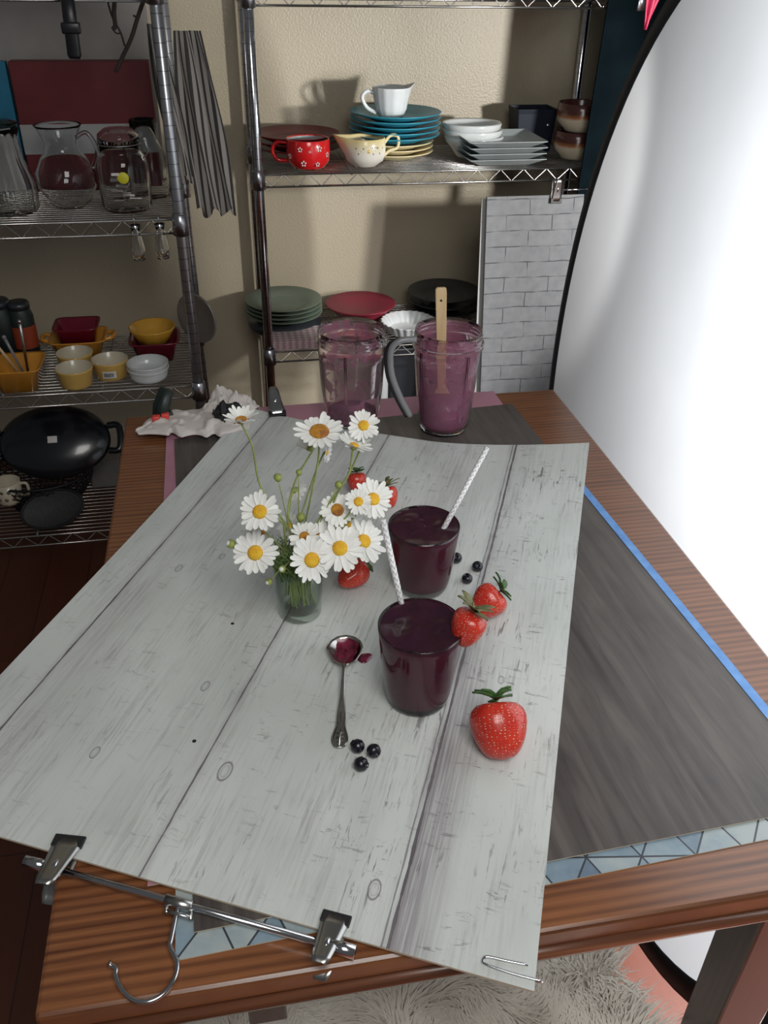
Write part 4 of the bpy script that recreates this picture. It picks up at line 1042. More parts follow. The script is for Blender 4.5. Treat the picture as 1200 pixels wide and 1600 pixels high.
# red cup
Pc = pxpos(482, 250, 2.375); CR = msize(34, Pc)
t = thing('teacup', 'bright red cup with little white flowers at the front left of the upper shelf', 'cup', (Pc.x, 2.375, SZ), (0, 0, -.15)); CH = msize(42, Pc)
bm = NB(); lathe(bm, [(0, 0), (CR*.72, 0), (CR*.76, .003), (CR*.96, CH*.22), (CR*1.0, CH*.55), (CR*.99, CH*.97), (CR*.965, CH), (CR*.93, CH*.96), (CR*.93, CH*.4), (CR*.7, .008), (0, .007)], 48); obj('cup_body', bm, M['red_cer'], t)
bm = NB(); lathe(bm, [(CR*.925, CH*.955), (CR*.925, CH*.4), (CR*.69, .0085), (0, .0075)], 40); obj('inner_glaze', bm, M['square_white'], t)
bm = NB(); handle_tube(bm, [(-CR*.93, 0, CH*.84), (-CR*1.40, 0, CH*.84), (-CR*1.62, 0, CH*.55), (-CR*1.40, 0, CH*.24), (-CR*.90, 0, CH*.20)], .0055); obj('handle', bm, M['red_cer'], t)
bm = NB()
for (an, zz, s_) in ((-1.9, .72, 1), (-1.45, .66, .5), (-1.0, .74, 1.2), (-1.75, .25, 1.1), (-1.1, .22, .9), (-.5, .5, 1), (-2.5, .45, 1)):
    c_ = Vector((CR*1.004*math.cos(an), CR*1.004*math.sin(an), CH*zz)); rt_ = Vector((-math.sin(an), math.cos(an), 0))
    for k in range(5):
        a_ = 2*PI*k/5+.3; q = c_+rt_*(.0046*s_*math.cos(a_))+Vector((0, 0, .0046*s_*math.sin(a_)))
        lathe(bm, [(0, .0004), (.0023*s_, 0), (0, -.0012)], 8, Matrix.Translation(q) @ frame_from((math.cos(an), math.sin(an), 0)).to_4x4())
obj('flower_print', bm, M['motif_white'], t)
# cream pitcher
Pp = pxpos(570, 240, 2.375); PR = msize(32, Pp); PH = msize(42, Pp)
t = thing('gravy_jug', 'squat cream jug with a yellow flower print, spout to the left, beside the red cup', 'jug', (Pp.x, 2.375, SZ))
bm = NB(); lathe(bm, [(0, 0), (PR*.55, 0), (PR*.60, .003), (PR*.90, PH*.20), (PR*.99, PH*.38), (PR*1.02, PH*.62), (PR*.98, PH*.97), (PR*.95, PH), (PR*.90, PH*.96), (PR*.93, PH*.6), (PR*.6, .012), (0, .007)], 48)
for v in bm.verts:
    if v.co.x < -PR*.55 and v.co.z > PH*.45:
        k = ((v.co.z/PH-.45)/.55)*max(0, 1-abs(v.co.y)/(PR*.75)); v.co.x -= PR*.62*k; v.co.z += .008*k
obj('jug_body', bm, M['pitcher'], t)
bm = NB(); handle_tube(bm, [(PR*.90, 0, PH*.72), (PR*1.25, 0, PH*1.02), (PR*1.62, 0, PH*.98), (PR*1.62, 0, PH*.62), (PR*1.22, 0, PH*.50), (PR*.95, 0, PH*.34)], .0042); obj('handle', bm, M['cream'], t)
def motif(t, R_, H_, lst, mt, nm):
    bm = NB()
    for (an, zz, dx, s_) in lst:
        c_ = Vector((R_*math.cos(an), R_*math.sin(an), H_*zz)); lathe(bm, [(0, .0008), (.0022*s_, 0), (0, -.003)], 8, Matrix.Translation(c_) @ frame_from((math.cos(an), math.sin(an), 0)).to_4x4() @ Matrix.Diagonal((1, dx, 1, 1)))
    obj(nm, bm, M[mt], t)
motif(t, PR*1.01, PH, [(-1.55, .62, 1, 2.2)], 'motif_yellow', 'flower_print')
motif(t, PR*1.008, PH, [(-1.55+.12*k, .62+.10*math.sin(k*2.1), 1.6, .8) for k in (-5, -4, -3, -2, 2, 3, 4, 5, 6, 7)]+[(-1.35+.1*k, .74, 1.3, .6) for k in range(4)], 'motif_grey', 'leaf_print')
# white bowls (stack of three)
P = pxpos(742, 193, 2.47); R_ = msize(47, P)
first = None
for k, lb in enumerate(ordn('%s of three thick white bowls behind the square plates', 3, '')):
    if first is None:
        bm = NB(); lathe(bm, [(0, 0), (R_*.55, 0), (R_*.6, .004), (R_*.85, .030), (R_*.97, .040), (R_, .050), (R_*.97, .054), (R_*.90, .050), (R_*.78, .030), (R_*.5, .010), (0, .008)], 48, sy=.86); first = obj('white_bowl', bm, M['white_cer']); tag(first, lb, 'bowl', 'thick white bowls', (P.x, 2.47, SZ))
    else: o = first.copy(); COL.objects.link(o); o.location = (P.x-.004*k, 2.47, SZ+.017*k); o['label'] = lb
# square plates
P = pxpos(781, 226, 2.395); hw = msize(62, P); first = None
for k, lb in enumerate(ordn('%s of four square white plates at the front of the upper shelf', 4, '')):
    loc = (P.x-.002*(k % 2), 2.405, SZ+.0145*k)
    if first is None:
        bm = NB(); rows = []
        for s_, z in ((.62, 0), (.66, .0), (.97, .017), (1.0, .018), (.995, .020), (.72, .006), (.3, .004)):
            ring = []
            for (cx, cy) in ((-1, -1), (1, -1), (1, 1), (-1, 1)):
                rr = .06
                for q in range(4):
                    a_ = math.atan2(cy, cx)-PI/4+q*(PI/2)/3; ring.append(bm.verts.new(((cx*(1-rr)+rr*math.cos(a_))*hw*s_, (cy*(1-rr)+rr*math.sin(a_))*hw*.92*s_, z)))
            rows.append(ring)
        n = 16
        for A, B in zip(rows, rows[1:]):
            for q in range(n): bm.faces.new((A[q], A[(q+1) % n], B[(q+1) % n], B[q]))
        bm.faces.new(rows[0][::-1]); bm.faces.new(rows[-1]); first = obj('square_plate', bm, M['square_white'], smooth=False, bevel=.001); tag(first, lb, 'plate', 'square white plates', loc)
    else: o = first.copy(); COL.objects.link(o); o.location = loc; o['label'] = lb
# two tone bowls
P = pxpos(902, 215, 2.42); R_ = msize(38, P); first = None
for k, lb in enumerate(('lower of two brown rimmed cream bowls beside the diffuser', 'upper of two brown rimmed cream bowls beside the diffuser')):
    if first is None:
        first = thing('soup_bowl', lb, 'bowl', (P.x, 2.42, SZ), group='brown rimmed bowls')
        bm = NB(); lathe(bm, [(0, 0), (R_*.60, 0), (R_*.62, .004), (R_*.90, .022), (R_*1.0, .048), (R_*.95, .070), (R_*.92, .0715), (R_*.89, .069), (R_*.93, .048), (R_*.7, .015), (0, .008)], 48); obj('bowl_body', bm, M['two_tone'], first)
    else: dup(first, (P.x+.002, 2.42, SZ+.070), lb)
# navy pot
P = pxpos(833, 205, 2.53); bm = NB(); hw = msize(31, P)
tb = thing('navy_bin', 'dark navy square storage pot behind the brown rimmed bowls', 'storage pot', (P.x, 2.55, SZ))
bm = NB(); rows = []
for s_, z in ((.85, 0), (1, .10), (1.04, .112), (.98, .112), (.8, .006)):
    rows.append([bm.verts.new((x*hw*s_, y*hw*s_*.8, z)) for x, y in ((-1, -1), (1, -1), (1, 1), (-1, 1))])
for A, B in zip(rows, rows[1:]):
    for q in range(4): bm.faces.new((A[q], A[(q+1) % 4], B[(q+1) % 4], B[q]))
bm.faces.new(rows[0][::-1]); bm.faces.new(rows[-1]); obj('pot_body', bm, M['navy_cer'], tb, smooth=False, bevel=.006)
bm = NB(); lathe(bm, [(0, .0), (.004, .0), (.005, .004), (0, .006)], 12, Matrix.Translation((hw*.55, -hw*.82, .072)) @ Matrix.Rotation(PI/2, 4, 'X')); obj('stud', bm, M['chrome'], tb)
# lower shelf
SZ2 = Z2+.0025
P = pxpos(443, 466, 2.49); R_ = msize(60, P)
plate_stack('dinner_plate', ordn('%s of four sage green plates at the left of the lower shelf', 4, ''), 'plate', P.x, 2.49, P.z-.020-.0125*3, R_, .020, .0125, 'sage', 4, 'sage green plates')
bz = P.z-.020-.0125*3
bm = NB(); lathe(bm, [(0, 0), (R_*.6, 0), (R_*.95, .006), (R_*.97, max(.012, bz-SZ2-.001)), (0, max(.012, bz-SZ2-.001))], 48); tag(obj('serving_tray', bm, M['black_cer']), 'round black tray under the sage green plates', 'tray', loc=(P.x, 2.49, SZ2))
P = pxpos(563, 473, 2.52); R_ = msize(55, P)
bm = NB(); lathe(bm, [(0, 0), (R_*.55, 0), (R_*.58, .01), (R_*.97, P.z-SZ2-.003), (R_, P.z-SZ2), (R_*.98, P.z-SZ2+.001), (R_*.6, P.z-SZ2-.010), (0, P.z-SZ2-.012)], 56); tag(obj('serving_plate', bm, M['coral']), 'raspberry red footed plate behind the left blender jar', 'plate', loc=(P.x, 2.52, SZ2))
P = pxpos(695, 452, 2.545); R_ = msize(57, P); hh = (P.z-SZ2)/3
plate_stack('baking_pan', ordn('%s of three round black pans at the right of the lower shelf', 3, ''), 'baking pan', P.x, 2.545, SZ2, R_, hh, hh-.0015, 'black_cer', 3, 'round black pans')
P = pxpos(638, 500, 2.40); R_ = msize(43, P)
bm = NB(); lathe(bm, [(0, 0), (R_*.72, 0), (R_*.78, .004), (R_*.97, P.z-SZ2-.002), (R_, P.z-SZ2), (R_*.96, P.z-SZ2), (R_*.70, .009), (R_*.66, .006), (0, .006)], 144, flute=.03, nf=24, fl_from=2)
tag(obj('tart_dish', bm, M['white_cer']), 'white fluted tart dish between the two blender jars', 'baking dish', loc=(P.x, 2.40, SZ2))
# napkins
Pn = pxpos(459, 547, 2.315); x0n, x1n = pxpos(421, 545, 2.315).x, pxpos(520, 545, 2.315).x
for k, lb in enumerate(ordn('%s of four folded pink plaid napkins at the shelf front', 4, '')):
    o = obj('plaid_napkin', bx(-(x1n-x0n)/2, (x1n-x0n)/2, 0, .115, 0, .0062), None, smooth=False, bevel=.002, mats=[M['plaid']]); tag(o, lb, 'napkin', 'folded plaid napkins', ((x0n+x1n)/2+.001*(k % 2), 2.305, SZ2+.0064*k))
# white roll standing behind the boards
P = pxpos(597, 600, 2.45); bm = NB(); lathe(bm, [(0, 0), (.019, 0), (.019, .455), (.015, .455), (.015, .01), (0, .01)], 24); tag(obj('paper_roll', bm, M['paper']), 'white rolled paper standing on the floor below the fluted dish', 'paper roll', loc=(P.x, 2.45, 0))
bm = bx(-.085, .085, -.05, .05, 0, .40); P = pxpos(640, 600, 2.5); tag(obj('storage_box', bm, M['black_cer'], smooth=False, bevel=.005), 'dark storage box on the floor under the lower shelf behind the jar handle', 'box', loc=(P.x+.01, 2.50, 0))

# brick board leaning
T0, T1 = aty(758, 308, 2.262), aty(920, 303, 2.262); 
rT = T0.z; Ybot = 2.12
dirv = Vector((0, Ybot-2.262, 0))  # bottom nearer to camera
bh = rT; e1 = Vector((1, 0, 0)); e2 = Vector((0, 2.262-Ybot, rT)).normalized(); Hb = math.hypot(2.262-Ybot, rT); nb = e1.cross(e2)
WB = .27; base = Vector((T0.x+.006, Ybot, .0))
bm = NB(); uvl = bm.loops.layers.uv.verify()
pts = [(0, 0), (WB, 0), (WB, Hb), (0, Hb)]; fr_ = [bm.verts.new(e1*a+e2*b+nb*0) for a, b in pts]; bk = [bm.verts.new(e1*a+e2*b-nb*.012) for a, b in pts]
f = bm.faces.new(fr_)
for lp, (a, b) in zip(f.loops, pts): lp[uvl].uv = (a, b)
bm.faces.new(bk[::-1])
for k in range(4):
    ff = bm.faces.new((fr_[k], fr_[(k+1) % 4], bk[(k+1) % 4], bk[k])); ff.material_index = 1
tag(obj('brick_board', bm, None, smooth=False, mats=[M['brick'], M['paper']]), 'tall board printed with white bricks leaning upright behind the table', 'photo board', loc=base)
bm = NB(); off = nb*-.016
vs = [bm.verts.new(e1*a+e2*b+off+nb*c_) for c_ in (0, -.006) for a, b in ((-.020, 0), (WB-.02, 0), (WB-.02, Hb-.006), (-.010, Hb-.006))]
bm.faces.new(vs[:4]); bm.faces.new(vs[4:][::-1])
for k in range(4): bm.faces.new((vs[k], vs[(k+1) % 4], vs[4+(k+1) % 4], vs[4+k]))
tag(obj('white_backing_board', bm, M['paper'], smooth=False), 'plain white board showing as a thin strip behind the brick board', 'photo board', loc=base)
ct = thing('clip_hanger', 'chrome hanger clip gripping the top edge of the brick board', 'clothes hanger', aty(868, 305, 2.262))
P = aty(868, 316, 2.255); clip_parts(ct, P, aty(871, 283, 2.262)-P, (0, -1, 0), 1.0)
bm = NB(); A = aty(872, 297, 2.275); tube(bm, [A, A+Vector((.10, 0, 0))], .0025, 8); obj('rod', L(bm, ct), M['chrome'], ct)
# dark teal backdrop panel hanging right, and crimson cloth
A, B = aty(944, 16, 2.285), aty(902, 200, 2.285)
bm = NB()
xa, xb = A.x, B.x
q = [Vector((xb-.0, 2.285, .0)), Vector((1.75, 2.285, 0)), Vector((1.75, 2.285, 1.75)), Vector((xa+.02, 2.285, 1.75))]
f1 = [bm.verts.new(v) for v in q]; f2 = [bm.verts.new(v+Vector((0, .006, 0))) for v in q]
bm.faces.new(f1); bm.faces.new(f2[::-1])
for k in range(4): bm.faces.new((f1[k], f1[(k+1) % 4], f2[(k+1) % 4], f2[k]))
tb = Vector((xb, 2.285, 0)); bmesh.ops.translate(bm, vec=-tb, verts=bm.verts)
tag(obj('teal_backdrop', bm, M['teal_cloth'], smooth=False), 'tall dark teal backdrop panel standing between the shelf and the diffuser', 'backdrop', loc=tb)
bm = NB(); a0, a1, a2 = aty(1012, -30, 2.12), aty(1045, -30, 2.12), aty(1008, 46, 2.12)
def fn(a, b): p = a0.lerp(a1, a).lerp(a2, b**1.2); return p+Vector((0, .006*math.sin(a*9), 0))-a0
grid(bm, 8, 10, fn); tag(obj('crimson_cloth', bm, M['magenta'], solid=.004), 'corner of a crimson cloth hanging at the top above the diffuser edge', 'cloth', loc=a0)

# ------------------------------------------------------------------ left shelf contents
A1 = Y1+.0025; A2 = Y2+.0025; A3 = Y3+.0025
# off white card and red box at back
bm = bx(-.42, .33, 0, .008, 0, .435); P = aty(100, 100, 2.34); tag(obj('white_card_sheet', bm, M['off_white'], smooth=False), 'off white card sheet standing at the back of the upper left shelf', 'card', loc=(-.46, 2.345, A1))
xl, xr = aty(12, 100, 2.29).x, aty(244, 195, 2.29).x; zt = aty(120, 96, 2.29).z; zm1 = aty(120, 194, 2.29).z; zm2 = aty(120, 240, 2.29).z
t = thing('storage_carton', 'dark red flat carton with a white band standing behind the glassware', 'carton', ((xl+xr)/2, 2.31, A1))
obj('carton_body', L(bx(xl, xr, 2.29, 2.335, A1, zt), t), M['red_card'], t, smooth=False, bevel=.002)
obj('white_band', L(bx(xl-.0008, xr+.0008, 2.2885, 2.3355, zm2, zm1), t), M['paper'], t, smooth=False)
bm = bx(-.10, 0, 0, .025, 0, zt-A1); t = thing('picture_book', 'thin book with blue cover at the left frame edge beside the red carton', 'book', (xl-.006, 2.29, A1))
obj('cover', bm, M['blue_card'], t, smooth=False); obj('white_panel', bx(-.1, -.004, -.001, .0, 0, .14), M['label_white'], t, smooth=False)
# glass pitcher
def glasspot(name, label, cat, px, py, Y, prof, m='thin_glass', flute=0, nf=0):
    P = aty(px, py, Y); t = thing(name, label, cat, (P.x, Y, A1))
    outp = prof; inp = [(max(0, r-.003), z+(.004 if i == 0 else 0)) for i, (r, z) in enumerate(prof)][::-1]
    inp = [(r, max(z, .004)) for r, z in inp]
    bm = NB(); lathe(bm, outp+inp, 48, flute=flute, nf=nf, fl_from=1); obj('glass_body', bm, M[m], t); return t
t = glasspot('glass_pitcher', 'round bellied clear glass pitcher in the middle of the left upper shelf', 'pitcher', 108, 300, 2.13, [(0, 0), (.030, 0), (.045, .012), (.064, .045), (.066, .075), (.050, .105), (.036, .122), (.035, .140), (.048, .170), (.051, .175)])
bm = NB(); handle_tube(bm, [(.036, -.01, .150), (.062, -.02, .160), (.078, -.02, .125), (.062, -.01, .085)], .0045); obj('handle', bm, M['thin_glass'], t)
t = glasspot('glass_pitcher', 'tall faceted clear glass jug at the left frame edge', 'pitcher', 18, 320, 2.10, [(0, 0), (.050, 0), (.058, .01), (.060, .06), (.045, .11), (.040, .155), (.046, .175)], flute=.04, nf=12)
bm = NB(); lathe(bm, [(0, .178), (.044, .178), (.047, .184), (.030, .190), (0, .192)], 32); obj('stopper', bm, M['green_glass'], t)
t = glasspot('clip_top_jar', 'clear glass storage jar with yellow round sticker beside the striped towel', 'jar', 200, 322, 2.10, [(0, 0), (.050, 0), (.056, .01), (.057, .095), (.050, .115), (.044, .122), (.044, .14)])
bm = NB(); lathe(bm, [(0, .172), (.030, .170), (.044, .160), (.047, .145), (.044, .142), (.040, .155), (.028, .164), (0, .166)], 40); obj('glass_lid', bm, M['thin_glass'], t)
bm = NB(); tube(bm, [(.0465*math.cos(a), .0465*math.sin(a), .140) for a in [i*2*PI/32 for i in range(32)]], .0013, 6, closed=True)
tube(bm, catmull([(.040, -.022, .140), (.058, -.03, .150), (.062, -.03, .128), (.05, -.026, .112)], 5), .0014, 6); obj('wire_bail', bm, M['steel'], t)
bm = NB(); lathe(bm, [(0, .0006), (.012, .0003), (.0125, -.0004), (0, -.0006)], 24, Matrix.Translation((.004, -.0575, .078)) @ Matrix.Rotation(PI/2, 4, 'X')); obj('yellow_sticker', bm, M['sticker'], t)
bm = NB(); box(bm, (-.012, -.0578, .086), (.016, .0008, .006), Matrix.Rotation(0, 4, 'Z')); obj('white_tab', bm, M['label_white'], t, smooth=False)
bm = NB(); rng = random.Random(8)
for k in range(14): box(bm, (rng.uniform(-.02, .022), rng.uniform(-.03, .02), .014+.0045*k*.9), (.026, .020, .006), Matrix.Rotation(0, 4, 'Z'))
obj('stored_tins', bm, M['steel'], t, smooth=False, bevel=.001)
glasspot('glass_carafe', 'clear glass carafe standing behind the clip top jar', 'carafe', 236, 300, 2.22, [(0, 0), (.042, 0), (.048, .01), (.046, .09), (.030, .125), (.030, .17)])
# hanging glass vials
for px, py, lb in ((211, 350, 'left of two small glass bottles hanging from the left shelf edge'), (249, 348, 'right of two small glass bottles hanging from the left shelf edge')):
    P = aty(px, py, 1.992); t = thing('hanging_glass_bottle', lb, 'bottle', (P.x, 1.985, P.z))
    bm = NB(); lathe(bm, [(0, -.078), (.013, -.076), (.0155, -.055), (.012, -.03), (.008, -.015), (.0115, .0), (.0085, .0), (.0055, -.015), (.009, -.03), (.0125, -.055), (.010, -.070), (0, -.071)], 24); obj('glass_body', bm, M['glass'], t)
    bm = NB(); tube(bm, [(.007*math.cos(a), .007*math.sin(a), -.006) for a in [i*2*PI/16 for i in range(16)]], .001, 6, closed=True); tube(bm, catmull([(0, -.006, -.004), (0, -.009, .015), (0, .006, .021), (0, .012, .010)], 5), .0012, 6); obj('wire_hook', bm, M['chrome'], t)
# hanging flat utensil and twigs
A_, B_ = aty(103, -20, 1.985), aty(117, 92, 1.985)
t = thing('black_strap', 'black flat strap with a keeper hanging from the top left shelf', 'strap', A_)
bm = NB(); dd = (B_-A_); tube(bm, [Vector((0, 0, 0)), dd*.5, dd*.95, dd], [.0125, .0130, .0135, .010], 12)
for v in bm.verts: v.co.y *= .4
obj('strap_body', bm, M['black_plastic'], t)
bm = NB(); box(bm, dd*.56, (.036, .016, .020)); obj('keeper', bm, M['black_plastic'], t, bevel=.003)
t = thing('dark_twig', 'dark forked twig hanging from the top left shelf in front of the red carton', 'twig', aty(222, 0, 2.05)); b0 = Vector(t.location)
bm = NB()
for pts, r_ in (([(228, -10), (215, 28), (205, 60), (190, 92), (181, 112)], .0042), ([(180, -10), (178, 20), (180, 40), (176, 46)], .0045), ([(166, -5), (176, 28), (188, 50), (195, 72)], .002), ([(220, 18), (214, 26), (208, 24)], .002), ([(176, 46), (182, 52), (190, 52)], .0015)):
    tube(bm, [p-b0 for p in catmull([aty(a, b, 2.05) for a, b in pts], 4)], r_, 7)
obj('twig_branch', bm, M['twig'], t)
# striped towels
def towel(label, xa, xb, ya, ztop, zbot, folds, amp, Ydir, lean=0.0, seed=0):
    base = Vector(((xa+xb)/2, ya, zbot)); n = 120; rng = random.Random(seed); path = []
    for i in range(n+1):
        s_ = i/n; path.append((xa+(xb-xa)*s_+amp*.25*math.sin(s_*folds*4*PI), ya+amp*math.sin(s_*folds*2*PI)))
    arc = [0]
    for a, b in zip(path, path[1:]): arc.append(arc[-1]+math.hypot(b[0]-a[0], b[1]-a[1]))
    bm = NB(); uvl = bm.loops.layers.uv.verify(); m = 22; V = []
    for i in range(n+1):
        col_ = []
        for j in range(m+1):
            t_ = j/m; x, y = path[i]; z = zbot+(ztop-zbot)*t_
            pin = 1-.35*t_**3; xm = (xa+xb)/2
            rd_ = 0
            if t_ > .9: y = ya+(y-ya)*(1-((t_-.9)/.1)**2*.7)
            x = xm+(x-xm)*pin+lean*(1-t_)+.003*math.sin(t_*7+i*.15); z += (.012*math.sin(i*.13+seed) if j == 0 else 0)
            col_.append(bm.verts.new(Vector((x, y, z))-base))
        V.append(col_)
    for i in range(n):
        for j in range(m):
            f = bm.faces.new((V[i][j], V[i+1][j], V[i+1][j+1], V[i][j+1]))
            for lp, (a, b) in zip(f.loops, ((i, j), (i+1, j), (i+1, j+1), (i, j+1))): lp[uvl].uv = (arc[a], b/m)
    o = obj('striped_towel', bm, M['towel'], solid=.002); tag(o, label, 'towel', 'grey striped towels', base)
zt_ = aty(290, 48, 2.12).z
towel('grey striped towel hanging right of the left shelving post', aty(262, 48, 2.12).x-.006, aty(312, 60, 2.12).x+.020, 2.12, zt_, aty(312, 333, 2.12).z, 2.0, .013, 0, .030, 1)
towel('grey striped towel hanging left of the left shelving post, mostly behind it', aty(222, 40, 2.10).x, aty(256, 40, 2.10).x, 2.11, aty(240, 38, 2.10).z, aty(240, 240, 2.1).z-.06, 2.5, .013, 0, .030, 4)
# shelf 2 dishes
def rect_dish(name, label, cat, P, hx, hy, H, m, mouth=1.0, wave=0, handles=False, inner=None, rot=0):
    t = thing(name, label, cat, P, (0, 0, rot)); bm = NB(); rows = []; n = 48
    for s_, z in ((.70, 0), (.74, 0), (.95, H*.9), (1.06, H), (1.06, H+.003), (.93, H), (.70, .006), (.3, .005)):
        ring = []
        for k in range(n):
            a = 2*PI*k/n; ca, sa = math.cos(a), math.sin(a); e = .32
            x = math.copysign(abs(ca)**e, ca); y = math.copysign(abs(sa)**e, sa); wv = 1+(wave*math.cos(12*a) if z >= H*.9 else 0)
            ring.append(bm.verts.new((x*hx*s_*wv, y*hy*s_*wv, z)))
        rows.append(ring)
    for A, B in zip(rows, rows[1:]):
        for k in range(n): bm.faces.new((A[k], A[(k+1) % n], B[(k+1) % n], B[k]))
    bm.faces.new(rows[0][::-1]); bm.faces.new(rows[-1]); obj('dish_body', bm, M[m], t)
    if handles:
        for sx in (-1, 1):
            bm = NB(); handle_tube(bm, [(sx*hx*.98, -hy*.45, H*.92), (sx*hx*1.30, -hy*.3, H), (sx*hx*1.30, hy*.3, H), (sx*hx*.98, hy*.45, H*.92)], .006); obj('handle', bm, M[m], t)
    return t
P = aty(122, 520, 2.24); P.z = A2; hx = msize(40, P); rect_dish('baking_dish', 'orange scalloped baking dish with the dark red dish stacked inside', 'baking dish', P, hx, .055, .050, 'orange_cer', wave=.02, handles=True)
P2 = Vector(P); P2.z = A2+.026; rect_dish('baking_dish', 'small dark red rectangular dish nested in the orange scalloped dish', 'baking dish', P2, hx*.80, .046, .056, 'maroon')
P = aty(242, 530, 2.20); P.z = A2; rect_dish('baking_dish', 'dark crimson square dish under the mustard bowl at the shelf end', 'baking dish', P, msize(36, P), .058, .052, 'maroon')
P3 = Vector(P)+Vector((-.003, 0, .034)); R_ = msize(35, P); bm = NB(); lathe(bm, [(0, 0), (R_*.6, 0), (R_*.85, .03), (R_*1.0, .045), (R_, .049), (R_*.95, .048), (R_*.78, .03), (R_*.5, .008), (0, .006)], 40, flute=.015, nf=10); tag(obj('mustard_bowl', bm, M['gold_cer']), 'mustard yellow bowl nested in the dark crimson dish', 'bowl', loc=P3)
first = None
for px, py, Y, lb in ((119, 592, 2.045, 'front yellow ramekin, nearest the shelf edge'), (119, 566, 2.140, 'yellow ramekin at the back left of the three'), (173, 572, 2.085, 'yellow ramekin with a white price label')):
    P = aty(px, py, Y); P.z = A2; R_ = msize(29, P)
    if first is None:
        first = thing('ramekin', lb, 'ramekin', P, group='yellow ramekins'); H_ = .046
        bm = NB(); lathe(bm, [(0, 0), (R_*.78, 0), (R_*.82, .003), (R_*.97, H_*.9), (R_, H_), (R_*.96, H_+.0008)], 40); obj('outer_glaze', bm, M['yellow_cer'], first)
        bm = NB(); lathe(bm, [(R_*.965, H_+.0009), (R_*.93, H_-.001), (R_*.80, .008), (0, .005)], 40); obj('inner_glaze', bm, M['cream_in'], first)
    else: last = dup(first, P, lb)
bm = NB(); n = 8; c_ = []
for z in (.012, .030):
    c_.append([bm.verts.new((R_*.955*math.cos(a), R_*.955*math.sin(a), z)) for a in [-1.95+.75*k/n for k in range(n+1)]])
for k in range(n): bm.faces.new((c_[0][k], c_[0][k+1], c_[1][k+1], c_[1][k]))
obj('price_label', bm, M['label_white'], last)
bm = NB()
for k in range(9):
    a = -1.85+.062*k; box(bm, (0, 0, 0), (.0018 if k % 2 else .001, .0006, .010), Matrix.Translation((R_*.975*math.cos(a), R_*.975*math.sin(a), .021)) @ Matrix.Rotation(a+PI/2, 4, 'Z'))
obj('barcode', bm, M['label_ink'], last, smooth=False)
P = aty(233, 586, 2.06); P.z = A2; R_ = msize(32, P)
for k, lb in enumerate(('lower of two stacked white ramekins by the shelf post', 'upper of two stacked white ramekins by the shelf post')):
    bm = NB(); lathe(bm, [(0, 0), (R_*.80, 0), (R_*.84, .003), (R_*.90, .010), (R_*.885, .012), (R_*.93, .017), (R_*.915, .019), (R_*.98, .026), (R_, .030), (R_*.95, .031), (R_*.86, .012), (R_*.78, .005), (0, .004)], 40); tag(obj('white_ramekin', bm, M['white_cer']), lb, 'ramekin', 'white ramekins', P+Vector((0, 0, .012*k)))
P = aty(32, 592, 2.06); P.z = A2; od = rect_dish('baking_dish', 'orange rectangular dish holding brushes at the left frame edge', 'baking dish', P, .058, .06, .058, 'orange_cer')
DP = Vector(P)
for a, b, lb, mt, hd in ((( .010, .0, .012), (-.040, -.01, .125), 'left pastry brush with pale bristles leaning left in the orange dish', 'beech', True), ((.018, -.006, .012), (-.012, -.012, .130), 'second brush handle leaning in the orange dish', 'handle_grey', False), ((.020, .0, .012), (.030, -.01, .165), 'grey upright utensil handle in the orange dish', 'steel', False)):
    bs = DP+Vector(a); t = thing('pastry_brush' if hd else 'kitchen_utensil', lb, 'utensil', bs); v_ = Vector(b)-Vector(a)
    bm = NB(); tube(bm, [Vector((0, 0, 0)), v_*.6, v_], [.003, .0035, .004], 8); obj('handle', bm, M[mt], t)
    if hd: bm = NB(); tube(bm, [v_*.93, v_*1.02, v_*1.12], [.006, .009, .006], 10); obj('bristles', bm, M['bristle'], t)
    else: bm = NB(); tube(bm, [v_*.97, v_*1.03], [.0055, .004], 10); obj('end_cap', bm, M[mt], t)
for px, w_, h_, lb in ((14, .036, .165, 'dark green bottle at the left frame edge behind the brushes'), (47, .030, .158, 'dark green bottle with an orange label behind the brushes')):
    P = aty(px, 560, 2.20); P.z = A2; t = thing('green_bottle', lb, 'bottle', P)
    bm = NB(); lathe(bm, [(0, 0), (w_, 0), (w_, h_*.8), (w_*.85, h_*.9), (w_*.8, h_*.93), (0, h_*.93)], 28); obj('bottle_body', bm, M['clamp_green'], t)
    bm = NB(); lathe(bm, [(0, h_*.93), (w_*.9, h_*.93), (w_*.9, h_), (w_*.8, h_*1.03), (0, h_*1.03)], 28); obj('lid', bm, M['black_cer'], t)
    if px > 40: bm = NB(); lathe(bm, [(w_*1.01, h_*.30), (w_*1.01, h_*.66)], 28); obj('label_band', bm, plain('orange_label', (.30, .045, .015), .5), t)
# grey lid hanging at the shelf end
t = thing('hanging_pan_lid', 'large grey round pan lid hanging beside the left shelf post', 'pan lid', aty(308, 497, 2.22)); R_ = .066
Rm = Matrix.Rotation(math.radians(48), 4, 'Z') @ Matrix.Rotation(PI/2, 4, 'Y') 
bm = NB(); lathe(bm, [(0, .012), (R_*.4, .011), (R_*.8, .005), (R_*.96, 0), (R_, 0), (R_, -.004), (R_*.95, -.004), (R_*.8, .001), (0, .008)], 48, Rm); obj('lid_dome', bm, M['grey_lid'], t)
bm = NB(); lathe(bm, [(0, .012), (.006, .012), (.006, .022), (.013, .026), (.012, .032), (0, .033)], 20, Rm); obj('knob', bm, M['black_plastic'], t)
